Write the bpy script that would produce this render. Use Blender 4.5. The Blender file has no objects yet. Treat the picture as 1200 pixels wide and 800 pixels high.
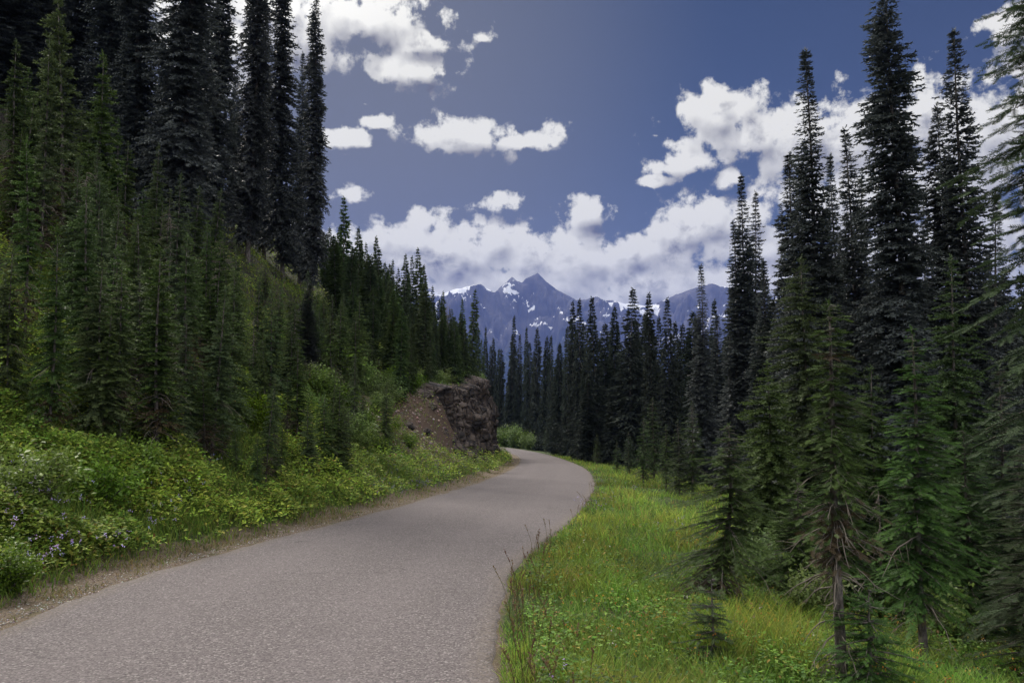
import bpy, math, random
import numpy as np
from mathutils import Vector, Matrix, Euler

random.seed(7)
RNG = np.random.default_rng(7)
PI = math.pi
scene = bpy.context.scene
C = scene.collection

# ------------------------------------------------------------------ camera
FPX, PITCH, EYE = 933.0, math.atan(70/933.0), 1.65
cam = bpy.data.cameras.new('camera')
cam.sensor_width = 36.0
cam.lens = FPX/1200.0*36.0
cam.clip_start, cam.clip_end = 0.05, 60000
camo = bpy.data.objects.new('camera', cam)
C.objects.link(camo)
camo.location = (0, 0, EYE)
camo.rotation_euler = (PI/2+PITCH, 0, 0)
scene.camera = camo

# ------------------------------------------------------------------ light
SUN_AZ, SUN_EL = math.radians(-32), math.radians(46)   # azimuth measured from +Y towards +X
SUN_STRENGTH, SKY_STRENGTH = 2.9, 0.10
scene.view_settings.view_transform = 'Standard'
scene.view_settings.look = 'None'
scene.view_settings.exposure = 0.31
scene.view_settings.gamma = 1.0
sun = bpy.data.lights.new('sun', 'SUN')
sun.energy, sun.angle, sun.color = SUN_STRENGTH, math.radians(6), (1.0, 0.93, 0.84)
suno = bpy.data.objects.new('sun', sun)
C.objects.link(suno)
sdir = Vector((math.cos(SUN_EL)*math.sin(SUN_AZ), math.cos(SUN_EL)*math.cos(SUN_AZ), math.sin(SUN_EL)))
suno.rotation_euler = sdir.to_track_quat('Z', 'Y').to_euler()
scene.cycles.max_bounces = 7
scene.cycles.diffuse_bounces = 4
scene.cycles.transparent_max_bounces = 4
scene.cycles.volume_bounces = 0
scene.cycles.use_denoising = True


class NT:
    """small node-tree writer"""
    def __init__(s, tree): s.t = tree; s.n = tree.nodes; s.l = tree.links
    def node(s, typ, **kw):
        n = s.n.new(typ)
        for k, v in kw.items():
            if k == 'ins':
                for i, val in v.items():
                    if isinstance(val, bpy.types.NodeSocket): s.l.new(val, n.inputs[i])
                    else: n.inputs[i].default_value = val
            else: setattr(n, k, v)
        return n
    def math(s, op, a, b=0.0, c=0.0, clamp=False):
        n = s.node('ShaderNodeMath', operation=op, use_clamp=clamp, ins={0: a, 1: b, 2: c}); return n.outputs[0]
    def vmath(s, op, a, b=(0, 0, 0), scale=None):
        n = s.node('ShaderNodeVectorMath', operation=op, ins={0: a, 1: b})
        if scale is not None: n.inputs['Scale'].default_value = scale
        return n.outputs['Value'] if op in ('LENGTH', 'DOT_PRODUCT') else n.outputs[0]
    def mix(s, f, a, b, mode='MIX'):
        n = s.node('ShaderNodeMix', data_type='RGBA', blend_type=mode)
        for i, v in ((0, f), (6, a), (7, b)):
            if isinstance(v, bpy.types.NodeSocket): s.l.new(v, n.inputs[i])
            else: n.inputs[i].default_value = (tuple(v)+(1,) if i and len(v) == 3 else v)
        return n.outputs[2]
    def noise(s, vec, scale, detail=4, rough=.55, dist=0.0):
        n = s.node('ShaderNodeTexNoise', ins={'Scale': scale, 'Detail': detail, 'Roughness': rough, 'Distortion': dist})
        if vec is not None: s.l.new(vec, n.inputs['Vector'])
        return n.outputs['Fac']
    def ramp(s, fac, lo, hi, smooth=True):
        n = s.node('ShaderNodeMapRange', interpolation_type='SMOOTHSTEP' if smooth else 'LINEAR', ins={0: fac, 1: lo, 2: hi, 3: 0.0, 4: 1.0})
        return n.outputs[0]


def pixdir(px, py):
    v = Vector(((px-600)/FPX, (400-py)/FPX, -1.0))
    v.rotate(Euler((PI/2+PITCH, 0, 0)))
    return v.normalized()

# ------------------------------------------------------------------ sky
world = bpy.data.worlds.new('World')
scene.world = world
world.use_nodes = True
W = NT(world.node_tree)
W.n.clear()
# clouds: px, py (centre), half width, half height in photo pixels; turned into azimuth and elevation on the sky
CLOUDS = [(425, 22, 85, 34), (330, 18, 80, 50), (490, 82, 40, 20), (488, 48, 46, 16), (255, 60, 60, 60),
          (548, 160, 70, 20), (606, 166, 46, 10), (402, 162, 28, 11), (408, 227, 24, 11), (443, 143, 15, 7),
          (587, 236, 27, 11), (690, 249, 33, 17), (575, 284, 55, 22), (620, 297, 60, 25), (470, 278, 38, 17),
          (520, 300, 120, 40), (650, 310, 150, 38), (745, 296, 75, 28), (700, 309, 60, 25), (560, 350, 330, 55), (760, 340, 200, 50), (640, 330, 200, 40), (800, 268, 52, 22),
          (840, 260, 90, 26), (880, 290, 80, 24), (860, 330, 130, 34), (840, 135, 46, 30), (880, 160, 78, 30), (815, 190, 48, 12), (855, 208, 18, 13),
          (960, 165, 90, 40), (1040, 150, 120, 48), (1150, 170, 120, 70), (1020, 235, 160, 50), (1100, 300, 190, 60), (1190, 30, 40, 24), (766, 212, 16, 6),
          (1270, 110, 90, 60), (420, 300, 60, 30)]
WISPS = [(768, 159, 16, 5), (655, 153, 10, 4), (570, 45, 22, 11), (758, 85, 14, 6), (428, 122, 14, 6), (410, 182, 22, 6)]


def azel(px, py):
    d = pixdir(px, py); return math.atan2(d.x, d.y), math.asin(d.z)


CLOUD_BIAS = .36


def make_group(name, ins, outs):
    g = bpy.data.node_groups.new(name, 'ShaderNodeTree')
    for n_, t_ in ins: g.interface.new_socket(n_, in_out='INPUT', socket_type=t_)
    for n_, t_ in outs: g.interface.new_socket(n_, in_out='OUTPUT', socket_type=t_)
    w = NT(g); return g, w, w.node('NodeGroupInput'), w.node('NodeGroupOutput')


# billowing noise, used twice to find the lit and shaded sides of the billows
puff, G, gi, go = make_group('cloud_billows', [('AE', 'NodeSocketVector')], [('D', 'NodeSocketFloat'), ('Soft', 'NodeSocketFloat')])
ae = gi.outputs[0]
n1 = G.noise(ae, 16.0, 1, .5)
warp = G.math('MULTIPLY', G.math('SUBTRACT', n1, .5), 1.3)
n2 = G.noise(ae, 36.0, 6, .66, .1)
warp2 = G.math('MULTIPLY', G.math('SUBTRACT', n2, .5), 2.0)
vo = G.node('ShaderNodeTexVoronoi', feature='F1', ins={'Vector': G.vmath('ADD', ae, G.vmath('SCALE', G.node('ShaderNodeTexNoise', ins={'Vector': ae, 'Scale': 60.0, 'Detail': 1}).outputs['Color'], scale=.016)), 'Scale': 27.0, 'Detail': 1.5, 'Roughness': .5})
bil = G.math('MULTIPLY', G.math('SUBTRACT', .42, vo.outputs['Distance']), .75)
G.l.new(G.math('ADD', G.math('ADD', warp, warp2), G.math('ADD', bil, CLOUD_BIAS)), go.inputs[0])
G.l.new(G.math('ADD', G.math('ADD', warp, G.math('MULTIPLY', G.noise(ae, 22.0, 2, .5), 1.7)), G.math('MULTIPLY', bil, 1.2)), go.inputs[1])

grp, G, gi, go = make_group('cloud_field', [('AE', 'NodeSocketVector')], [('L', 'NodeSocketFloat')])
ae = gi.outputs[0]
cur = None
for lst, wis in ((CLOUDS, 0.0), (WISPS, .72)):
    for (cx, cy, hw, hh) in lst:
        a, e = azel(cx, cy)
        a2, _ = azel(cx+hw, cy); _, e2 = azel(cx, cy-hh)
        mp = G.node('ShaderNodeMapping', vector_type='TEXTURE', ins={0: ae, 1: (a, e, 0), 3: (abs(a2-a)*1.3, abs(e2-e)*1.3, 1)})
        L = G.vmath('LENGTH', mp.outputs[0])
        if wis: L = G.math('ADD', L, wis)
        cur = L if cur is None else G.math('SMOOTH_MIN', cur, L, .2)
# the rest of the sky outside the photograph: broken cloud
far = G.noise(ae, 2.6, 3, .55)
sx = G.node('ShaderNodeSeparateXYZ', ins={0: ae})
away = G.math('MAXIMUM', G.ramp(G.math('ABSOLUTE', sx.outputs[0]), .72, .95), G.ramp(sx.outputs[1], .56, .72))
farL = G.math('ADD', G.math('MULTIPLY', G.math('SUBTRACT', .46, far), 5.0), .8)
farL = G.math('ADD', farL, G.math('MULTIPLY', G.math('SUBTRACT', 1.0, away), 3.0))
G.l.new(G.math('MINIMUM', cur, farL), go.inputs[0])

tc = W.node('ShaderNodeTexCoord')
xyz = W.node('ShaderNodeSeparateXYZ', ins={0: tc.outputs['Generated']})
az = W.math('ARCTAN2', xyz.outputs[0], xyz.outputs[1])
el = W.math('ARCSINE', xyz.outputs[2])
aev = W.node('ShaderNodeCombineXYZ', ins={0: az, 1: el, 2: 0.0}).outputs[0]
off = W.vmath('ADD', aev, (-0.007, 0.013, 0))
L1 = W.node('ShaderNodeGroup', node_tree=grp, ins={0: aev}).outputs[0]
p1 = W.node('ShaderNodeGroup', node_tree=puff, ins={0: aev})
w1 = p1.outputs[0]
p2 = W.node('ShaderNodeGroup', node_tree=puff, ins={0: off})
L2 = W.node('ShaderNodeGroup', node_tree=grp, ins={0: W.vmath('ADD', aev, (-0.008, 0.020, 0))}).outputs[0]
d1 = W.math('SUBTRACT', W.math('ADD', 1.0, w1), L1)
alpha = W.ramp(d1, .04, .46)
relief = W.math('MULTIPLY', W.math('SUBTRACT', p1.outputs[1], p2.outputs[1]), .50)
relief = W.math('ADD', relief, W.math('MULTIPLY', W.math('MAXIMUM', W.math('SUBTRACT', L2, L1), -.6), 1.0))
core = W.ramp(d1, .55, 1.5)
shade = W.math('ADD', .76, relief)
shade = W.math('SUBTRACT', shade, W.math('MULTIPLY', core, .25))
big = W.noise(W.vmath('MULTIPLY', aev, (1, 2.2, 1)), 7.0, 5, .55)
shade = W.math('SUBTRACT', shade, W.math('MULTIPLY', W.math('MULTIPLY', W.ramp(big, .47, .60), core), .65))
shade = W.math('MAXIMUM', W.math('MINIMUM', shade, 1.0), .0)
ccol = W.mix(shade, (.12, .12, .14), (.78, .765, .70))
sdot = W.vmath('DOT_PRODUCT', tc.outputs['Generated'], tuple(sdir))
glow = W.ramp(sdot, .84, .985)
# cloud close to the hidden sun shines much brighter; unseen cloud overhead is boosted to light the scene
boost = W.math('ADD', 1.0, W.math('MULTIPLY', glow, .5))
boost = W.math('ADD', boost, W.math('MULTIPLY', W.ramp(xyz.outputs[2], .50, .9), 1.9))
# unseen cloud behind the camera, brightened to add frontal light
boost = W.math('ADD', boost, W.math('MULTIPLY', W.ramp(W.math('MULTIPLY', xyz.outputs[1], -1.0), .0, .5), 2.2))
sky = W.node('ShaderNodeTexSky', sky_type='NISHITA', sun_disc=False, sun_elevation=SUN_EL, sun_rotation=SUN_AZ,
             altitude=1800, air_density=1.0, dust_density=.5, ozone_density=2.0)
skyc = W.mix(1.0, sky.outputs[0], (.19, .20, .225), 'MULTIPLY')
vd = Vector((math.cos(.35)*math.sin(-.40), math.cos(.35)*math.cos(-.40), math.sin(.35)))
veil = W.math('MULTIPLY', W.ramp(W.vmath('DOT_PRODUCT', tc.outputs['Generated'], tuple(vd)), .80, 1.0), .8)
skyc = W.mix(veil, skyc, (1.65, 1.72, 1.85))
skyc = W.mix(W.math('MULTIPLY', W.math('SUBTRACT', 1.0, W.ramp(xyz.outputs[2], .02, .34)), .55), skyc, (1.25, 1.42, 1.75))
bg1 = W.node('ShaderNodeBackground', ins={'Color': skyc, 'Strength': SKY_STRENGTH})
bg2 = W.node('ShaderNodeBackground', ins={'Color': ccol, 'Strength': boost})
# air glow near the hidden sun is part of the sky texture; clouds are laid over it
mx = W.node('ShaderNodeMixShader', ins={0: alpha, 1: bg1.outputs[0], 2: bg2.outputs[0]})
wo = W.node('ShaderNodeOutputWorld', ins={0: mx.outputs[0]})
world.cycles.sampling_method = 'MANUAL'
world.cycles.sample_map_resolution = 512


# ------------------------------------------------------------------ helpers
def tag(o, label=None, cat=None, group=None, kind=None):
    if label: o['label'] = label
    if cat: o['category'] = cat
    if group: o['group'] = group
    if kind: o['kind'] = kind
    return o


def mesh_np(name, V, F, col=None, mats=None, matidx=None, smooth=False, quads=False):
    V = np.asarray(V, dtype=np.float32).reshape(-1, 3)
    F = np.asarray(F, dtype=np.int32)
    k = F.shape[1]
    me = bpy.data.meshes.new(name)
    me.vertices.add(len(V)); me.vertices.foreach_set('co', V.ravel())
    me.loops.add(F.size); me.loops.foreach_set('vertex_index', F.ravel())
    me.polygons.add(len(F))
    me.polygons.foreach_set('loop_start', np.arange(0, F.size, k, dtype=np.int32))
    me.polygons.foreach_set('loop_total', np.full(len(F), k, dtype=np.int32))
    if smooth: me.polygons.foreach_set('use_smooth', np.ones(len(F), dtype=bool))
    for m in (mats or []): me.materials.append(m)
    if matidx is not None: me.polygons.foreach_set('material_index', np.asarray(matidx, dtype=np.int32))
    me.update(calc_edges=True)
    if col is not None:
        ca = me.color_attributes.new('tint', 'FLOAT_COLOR', 'POINT')
        col = np.asarray(col, dtype=np.float32)
        if col.shape[1] == 3: col = np.hstack([col, np.ones((len(col), 1), np.float32)])
        ca.data.foreach_set('color', col.ravel())
    return me


def link(name, me, parent=None, loc=None):
    o = bpy.data.objects.new(name, me); C.objects.link(o)
    if parent is not None: o.parent = parent
    if loc is not None: o.location = loc
    return o


_perm = np.random.default_rng(3).random((256, 256)).astype(np.float64)


def vnoise(x, y):
    xi = np.floor(x).astype(int); yi = np.floor(y).astype(int)
    fx = x-xi; fy = y-yi
    fx = fx*fx*(3-2*fx); fy = fy*fy*(3-2*fy)
    a = _perm[xi & 255, yi & 255]; b = _perm[(xi+1) & 255, yi & 255]
    c = _perm[xi & 255, (yi+1) & 255]; d = _perm[(xi+1) & 255, (yi+1) & 255]
    return (a*(1-fx)+b*fx)*(1-fy)+(c*(1-fx)+d*fx)*fy


def fbm(x, y, n=4, g=.5):
    s = 0; a = 1; t = 0
    for i in range(n):
        s = s+a*(vnoise(x+17.3*i, y+9.1*i)-.5); t += a; a *= g; x = x*2.03; y = y*2.03
    return s/t


# ------------------------------------------------------------------ road line and terrain
CTRL = np.array([(-2.0, -400), (-2.0, -60), (-2.05, -10), (-2.1, 2), (-2.15, 5), (-2.2, 7.5), (-2.12, 9.3), (-1.85, 11.3), (-1.15, 14.7), (-.42, 19.0),
                 (.52, 25.8), (1.15, 32), (1.78, 40), (2.3, 50), (2.6, 60), (2.85, 74), (2.8, 88), (2.3, 102), (.6, 117), (-2.6, 130), (-9, 142), (-22, 152), (-60, 165), (-400, 200)], float)


def catmull(P, n=24):
    out = []
    Q = np.vstack([2*P[0]-P[1], P, 2*P[-1]-P[-2]])
    for i in range(1, len(Q)-2):
        p0, p1, p2, p3 = Q[i-1], Q[i], Q[i+1], Q[i+2]
        t = np.linspace(0, 1, n, endpoint=False)[:, None]
        # centripetal-ish: limit tangents by the local chord
        d1 = np.linalg.norm(p1-p0); d2 = np.linalg.norm(p2-p1); d3 = np.linalg.norm(p3-p2)
        m1 = ((p1-p0)/d1*d2/(d1+d2)+(p2-p1)/d2*d1/(d1+d2))*d2
        m2 = ((p2-p1)/d2*d3/(d2+d3)+(p3-p2)/d3*d2/(d2+d3))*d2
        h = (2*t**3-3*t**2+1)*p1+(t**3-2*t**2+t)*m1+(-2*t**3+3*t**2)*p2+(t**3-t**2)*m2
        out.append(h)
    return np.vstack(out+[P[-1:]])


CL = catmull(CTRL, 16)
HW = 2.1


def zroad(d):
    t = np.clip(d, -400, 138)/20
    z = -.712*t-.1516*t*t+.0187*t**3
    return np.where(d < 0, -.0356*d, z)


def lateral(x, y):
    x = np.asarray(x, float).ravel(); y = np.asarray(y, float).ravel()
    A = CL[:-1]; B = CL[1:]; D = B-A; L2 = (D**2).sum(1)
    s = np.empty(len(x)); yc = np.empty(len(x))
    for k in range(0, len(x), 20000):
        px = x[k:k+20000, None]; py = y[k:k+20000, None]
        t = np.clip(((px-A[:, 0])*D[:, 0]+(py-A[:, 1])*D[:, 1])/L2, 0, 1)
        dx = px-(A[:, 0]+t*D[:, 0]); dy = py-(A[:, 1]+t*D[:, 1])
        d2 = dx*dx+dy*dy
        j = d2.argmin(1); r = np.arange(len(j))
        sign = np.sign(D[j, 1]*dx[r, j]-D[j, 0]*dy[r, j]); sign[sign == 0] = 1
        s[k:k+20000] = np.sqrt(d2[r, j])*sign
        yc[k:k+20000] = A[j, 1]+t[r, j]*D[j, 1]
    return s, yc


def sstep(a, b, x):
    t = np.clip((x-a)/(b-a), 0, 1); return t*t*(3-2*t)


RV = np.array([0, .6, 3, 6, 12, 30, 600, 2000, 30000]); RH = np.array([0, -.05, -.30, -.95, -2.9, -9.5, -230, -420, -420])
LU = np.array([0, .6, 1.4, 2.6, 5, 60, 140, 400, 30000]); LH = np.array([0, -.03, .28, .95, 2.7, 43, 70, 90, 90])
CU = np.array([0, .6, 2.0, 2.9, 4.0, 6.0, 60, 140, 400, 30000]); CH = np.array([0, -.03, .45, 1.1, 4.6, 5.7, 45, 70, 90, 90])


def cliff_gain(yc):
    return .62+.33*sstep(35, 48, yc)+.60*sstep(50, 78, yc)


def zones(x, y):
    s, yc = lateral(x, y)
    u = -s-HW; v = s-HW
    cl = sstep(35, 41, yc)*(1-sstep(86, 91, yc))
    return s, yc, u, v, cl


def height_raw(x, y):
    s, yc, u, v, cl = zones(x, y)
    base = zroad(yc)
    lh = np.interp(u, LU, LH)*(1-cl)+np.where(u < 6, np.interp(u, CU, CH)*cliff_gain(yc), np.interp(u, CU, CH)+5.7*(cliff_gain(yc)-1))*cl
    rh = np.interp(v, RV, RH)
    z = base+np.where(s < 0, lh, rh)
    x = np.ravel(x); y = np.ravel(y)
    off = np.clip(np.abs(s)-HW-.3, 0, None)
    amp = np.clip(off*.12, 0, .5)
    z = z+fbm(x*.5, y*.5, 4)*amp*1.6
    z = z+fbm(x*.06, y*.06, 3)*np.clip(off*.06, 0, 5)*1.0
    z = z+fbm(x*2.2+40, y*2.2, 2)*np.clip(off*.1, 0, .12)
    z = np.where(np.abs(s) < HW+.02, z-.07*sstep(HW+.02, HW-.25, np.abs(s)), z)
    return z


def warped(n, a, lim):
    b = math.asinh(lim/a); t = np.linspace(-1, 1, n); return a*np.sinh(b*t)


GX = warped(560, 7.0, 11400); GY = 12+warped(640, 9.0, 11400)
XX, YY = np.meshgrid(GX, GY, indexing='ij')
ZZ = height_raw(XX, YY).reshape(XX.shape)


def hz(x, y):
    x = np.asarray(x, float); y = np.asarray(y, float)
    i = np.clip(np.searchsorted(GX, x)-1, 0, len(GX)-2); j = np.clip(np.searchsorted(GY, y)-1, 0, len(GY)-2)
    fx = (x-GX[i])/(GX[i+1]-GX[i]); fy = (y-GY[j])/(GY[j+1]-GY[j])
    return (ZZ[i, j]*(1-fx)+ZZ[i+1, j]*fx)*(1-fy)+(ZZ[i, j+1]*(1-fx)+ZZ[i+1, j+1]*fx)*fy


def project(x, y, z):
    z = z-EYE
    c, s_ = math.cos(PITCH), math.sin(PITCH)
    dep = y*c+z*s_; up = -y*s_+z*c
    return 600+FPX*x/dep, 400-FPX*up/dep


# ------------------------------------------------------------------ materials
def material(name):
    m = bpy.data.materials.new(name); m.use_nodes = True
    t = NT(m.node_tree); t.n.clear()
    out = t.node('ShaderNodeOutputMaterial')
    b = t.node('ShaderNodeBsdfPrincipled')
    b.inputs['Roughness'].default_value = .85
    b.inputs['Specular IOR Level'].default_value = .25
    t.l.new(b.outputs[0], out.inputs[0])
    return m, t, b, out


def leaf_material(name, dark, light, rough=.6, trans=.25, spec=.3):
    """tint.r goes from old dark to fresh light growth, tint.g to brown dead needles"""
    m, t, b, out = material(name)
    at = t.node('ShaderNodeAttribute', attribute_name='tint')
    sp = t.node('ShaderNodeSeparateColor', ins={0: at.outputs['Color']})
    oi = t.node('ShaderNodeObjectInfo')
    c = t.mix(sp.outputs[0], dark, light)
    c = t.mix(sp.outputs[1], c, (.075, .05, .036))
    hs = t.node('ShaderNodeHueSaturation', ins={'Hue': t.math('ADD', .482, t.math('MULTIPLY', oi.outputs['Random'], .030)),
                                               'Saturation': t.math('ADD', .80, t.math('MULTIPLY', t.math('FRACT', t.math('MULTIPLY', oi.outputs['Random'], 7.3)), .4)), 'Value': t.math('ADD', .75, t.math('MULTIPLY', t.math('FRACT', t.math('MULTIPLY', oi.outputs['Random'], 13.7)), .5)), 'Color': c})
    t.l.new(hs.outputs[0], b.inputs['Base Color'])
    b.inputs['Roughness'].default_value = rough
    b.inputs['Specular IOR Level'].default_value = spec
    if trans:
        tr = t.node('ShaderNodeBsdfTranslucent', ins={0: hs.outputs[0]})
        mxs = t.node('ShaderNodeMixShader', ins={0: trans, 1: b.outputs[0], 2: tr.outputs[0]})
        t.l.new(mxs.outputs[0], out.inputs[0])
    return m


M = {}
M['needles'] = leaf_material('fir_needles', (.034, .056, .030), (.115, .17, .052), .6, .22, .25)
M['needles_young'] = leaf_material('young_fir_needles', (.024, .048, .024), (.088, .145, .042), .6, .25, .22)
M['needles_dark'] = leaf_material('dark_fir_needles', (.052, .060, .070), (.085, .105, .088), .5, .2, .5)
M['needles_far'] = leaf_material('far_fir_needles', (.030, .038, .036), (.048, .068, .046), .6, .12, .3)
M['leaves'] = leaf_material('broad_leaves', (.07, .13, .028), (.21, .32, .06), .5, .42)


def tint_material(name, rough=.6, trans=.45, spec=.25):
    m, t, b, out = material(name)
    at = t.node('ShaderNodeAttribute', attribute_name='tint')
    t.l.new(at.outputs['Color'], b.inputs['Base Color'])
    b.inputs['Roughness'].default_value = rough; b.inputs['Specular IOR Level'].default_value = spec
    if trans:
        tr = t.node('ShaderNodeBsdfTranslucent', ins={0: at.outputs['Color']})
        mxs = t.node('ShaderNodeMixShader', ins={0: trans, 1: b.outputs[0], 2: tr.outputs[0]})
        t.l.new(mxs.outputs[0], out.inputs[0])
    return m


M['tinted'] = tint_material('plant_tint')
M['stone'] = tint_material('loose_stone', .9, 0)


def bark():
    m, t, b, out = material('grey_bark')
    tcn = t.node('ShaderNodeTexCoord')
    mp = t.node('ShaderNodeMapping', ins={0: tcn.outputs['Object'], 3: (14, 14, 5)})
    n = t.noise(mp.outputs[0], 1.6, 6, .65)
    n2 = t.noise(tcn.outputs['Object'], 3.0, 3, .5)
    c = t.mix(t.ramp(n, .35, .68), (.045, .038, .036), (.20, .175, .165))
    c = t.mix(t.ramp(n2, .55, .7), c, (.13, .14, .11))
    t.l.new(c, b.inputs['Base Color'])
    bp = t.node('ShaderNodeBump', ins={'Strength': .6, 'Distance': .02, 'Height': n})
    t.l.new(bp.outputs[0], b.inputs['Normal'])
    return m


M['bark'] = bark()
m, t, b, out = material('dead_twig_wood')
b.inputs['Base Color'].default_value = (.20, .17, .15, 1)
M['twig'] = m


def ground_material():
    m, t, b, out = material('ground_cover_soil')
    geo = t.node('ShaderNodeNewGeometry'); P = geo.outputs['Position']
    at = t.node('ShaderNodeAttribute', attribute_name='tint')
    sp = t.node('ShaderNodeSeparateColor', ins={0: at.outputs['Color']})
    n0 = t.noise(P, .35, 5, .6); n1 = t.noise(P, 3.0, 6, .6); n2 = t.noise(P, 28.0, 4, .7); n3 = t.noise(P, 90.0, 3, .7)
    green = t.mix(t.ramp(n1, .35, .7), (.030, .048, .016), (.075, .11, .028))
    green = t.mix(t.ramp(n0, .5, .75), green, (.055, .060, .026))
    green = t.mix(t.ramp(n2, .5, .72), green, (.045, .036, .024))
    forest = t.mix(t.ramp(n1, .4, .7), (.028, .026, .018), (.045, .055, .022))
    c = t.mix(sp.outputs[2], green, forest)
    scree = t.mix(t.ramp(n2, .35, .7), (.060, .038, .027), (.155, .108, .082))
    scree = t.mix(t.ramp(n3, .56, .68), scree, (.24, .20, .175))
    f = t.math('ADD', sp.outputs[1], t.math('MULTIPLY', t.math('SUBTRACT', t.math('ADD', t.math('MULTIPLY', n1, .6), t.math('MULTIPLY', n0, .4)), .5), 2.4))
    c = t.mix(t.ramp(f, .42, .62), c, scree)
    grav = t.mix(t.ramp(n2, .38, .66), (.095, .066, .042), (.20, .155, .11))
    grav = t.mix(t.ramp(n3, .55, .66), grav, (.36, .33, .30))
    grav = t.mix(t.ramp(n1, .5, .68), grav, (.105, .092, .045))
    f = t.math('ADD', sp.outputs[0], t.math('MULTIPLY', t.math('SUBTRACT', n1, .5), .8))
    c = t.mix(t.ramp(f, .4, .6), c, grav)
    t.l.new(c, b.inputs['Base Color'])
    bp = t.node('ShaderNodeBump', ins={'Strength': .8, 'Distance': .03, 'Height': t.math('ADD', n2, n3)})
    t.l.new(bp.outputs[0], b.inputs['Normal'])
    b.inputs['Roughness'].default_value = .95
    return m


s_, yc_, u_, v_, cl_ = zones(XX, YY)
gcol = np.zeros((XX.size, 4), np.float32); gcol[:, 3] = 1
gcol[:, 0] = np.where(s_ < 0, 1-sstep(.65, 1.25, u_), (1-sstep(-.05, .05, v_)))
scree_zone = np.where(s_ < 0, sstep(27, 31, yc_)*(1-sstep(44, 52, yc_))*sstep(1.3, 2.4, u_)*(1-sstep(5.5, 8.0, u_))*1.15, 0)
scree_zone = np.maximum(scree_zone, np.where(s_ < 0, cl_*sstep(1.5, 2.4, u_)*(1-sstep(4.5, 6.5, u_)), 0))
gcol[:, 1] = scree_zone
gcol[:, 2] = np.where(s_ < 0, sstep(7, 11, u_), sstep(5, 9, v_))
nx, ny = XX.shape
idx = np.arange(nx*ny).reshape(nx, ny)
F = np.stack([idx[:-1, :-1].ravel(), idx[1:, :-1].ravel(), idx[1:, 1:].ravel(), idx[:-1, 1:].ravel()], 1)
me = mesh_np('ground', np.stack([XX.ravel(), YY.ravel(), ZZ.ravel()], 1), F, gcol, [ground_material()], smooth=True)
tag(link('ground', me), kind='structure')


# ------------------------------------------------------------------ road
def road_material():
    m, t, b, out = material('worn_asphalt')
    geo = t.node('ShaderNodeNewGeometry'); P = geo.outputs['Position']
    at = t.node('ShaderNodeAttribute', attribute_name='tint')
    sp = t.node('ShaderNodeSeparateColor', ins={0: at.outputs['Color']})
    fine = t.noise(P, 120.0, 3, .8); mid = t.noise(P, 40.0, 4, .75); big = t.noise(P, .7, 4, .55)
    vor = t.node('ShaderNodeTexVoronoi', feature='F1', ins={'Scale': 75.0, 'Vector': P})
    vcol = t.node('ShaderNodeSeparateColor', ins={0: vor.outputs['Color']})
    c = t.mix(t.ramp(vcol.outputs[0], 0.05, .95), (.070, .061, .062), (.165, .143, .146))
    c = t.mix(t.ramp(mid, .42, .64), c, t.mix(.5, c, (.17, .148, .151)))
    c = t.mix(t.math('MULTIPLY', t.ramp(vcol.outputs[1], .9, .95), .7), c, (.30, .28, .27))
    c = t.mix(t.math('MULTIPLY', t.ramp(fine, .58, .74), .6), c, (.042, .038, .037))
    hs = t.node('ShaderNodeHueSaturation', ins={'Value': t.math('ADD', .90, t.math('MULTIPLY', big, .2)), 'Color': c})
    # lighter wheel tracks worn into the surface, wandering a little
    s0 = t.math('ADD', sp.outputs[0], t.math('MULTIPLY', t.math('SUBTRACT', big, .5), .05))
    w = t.math('ABSOLUTE', t.math('SUBTRACT', t.math('ABSOLUTE', t.math('SUBTRACT', s0, .5)), .22))
    track = t.math('SUBTRACT', 1.0, t.ramp(w, .02, .13))
    c = t.mix(t.math('MULTIPLY', track, .14), hs.outputs[0], (.175, .152, .156))
    wp = t.vmath('ADD', P, t.vmath('SCALE', t.node('ShaderNodeTexNoise', ins={'Vector': P, 'Scale': 1.5, 'Detail': 5}).outputs['Color'], scale=.9))
    ck = t.node('ShaderNodeTexVoronoi', feature='DISTANCE_TO_EDGE', ins={'Vector': wp, 'Scale': .38})
    crack = t.math('MULTIPLY', t.math('SUBTRACT', 1.0, t.ramp(ck.outputs['Distance'], .001, .0065)), t.ramp(t.noise(P, .55, 2, .5), .50, .60))
    c = t.mix(t.math('MULTIPLY', crack, .35), c, (.035, .032, .030))
    st = t.noise(P, 1.6, 5, .65)
    c = t.mix(t.math('MULTIPLY', t.ramp(st, .52, .72), .22), c, (.09, .08, .075))
    edge = t.ramp(t.math('ABSOLUTE', t.math('SUBTRACT', s0, .5)), .42, .5)
    c = t.mix(t.math('MULTIPLY', edge, t.math('MULTIPLY', t.ramp(mid, .4, .6), .6)), c, (.15, .12, .085))
    t.l.new(c, b.inputs['Base Color'])
    h = t.math('ADD', t.math('MULTIPLY', vor.outputs['Distance'], -1.0), t.math('MULTIPLY', fine, .3))
    bp = t.node('ShaderNodeBump', ins={'Strength': .55, 'Distance': .006, 'Height': h})
    t.l.new(bp.outputs[0], b.inputs['Normal'])
    b.inputs['Roughness'].default_value = .9
    return m


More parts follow.
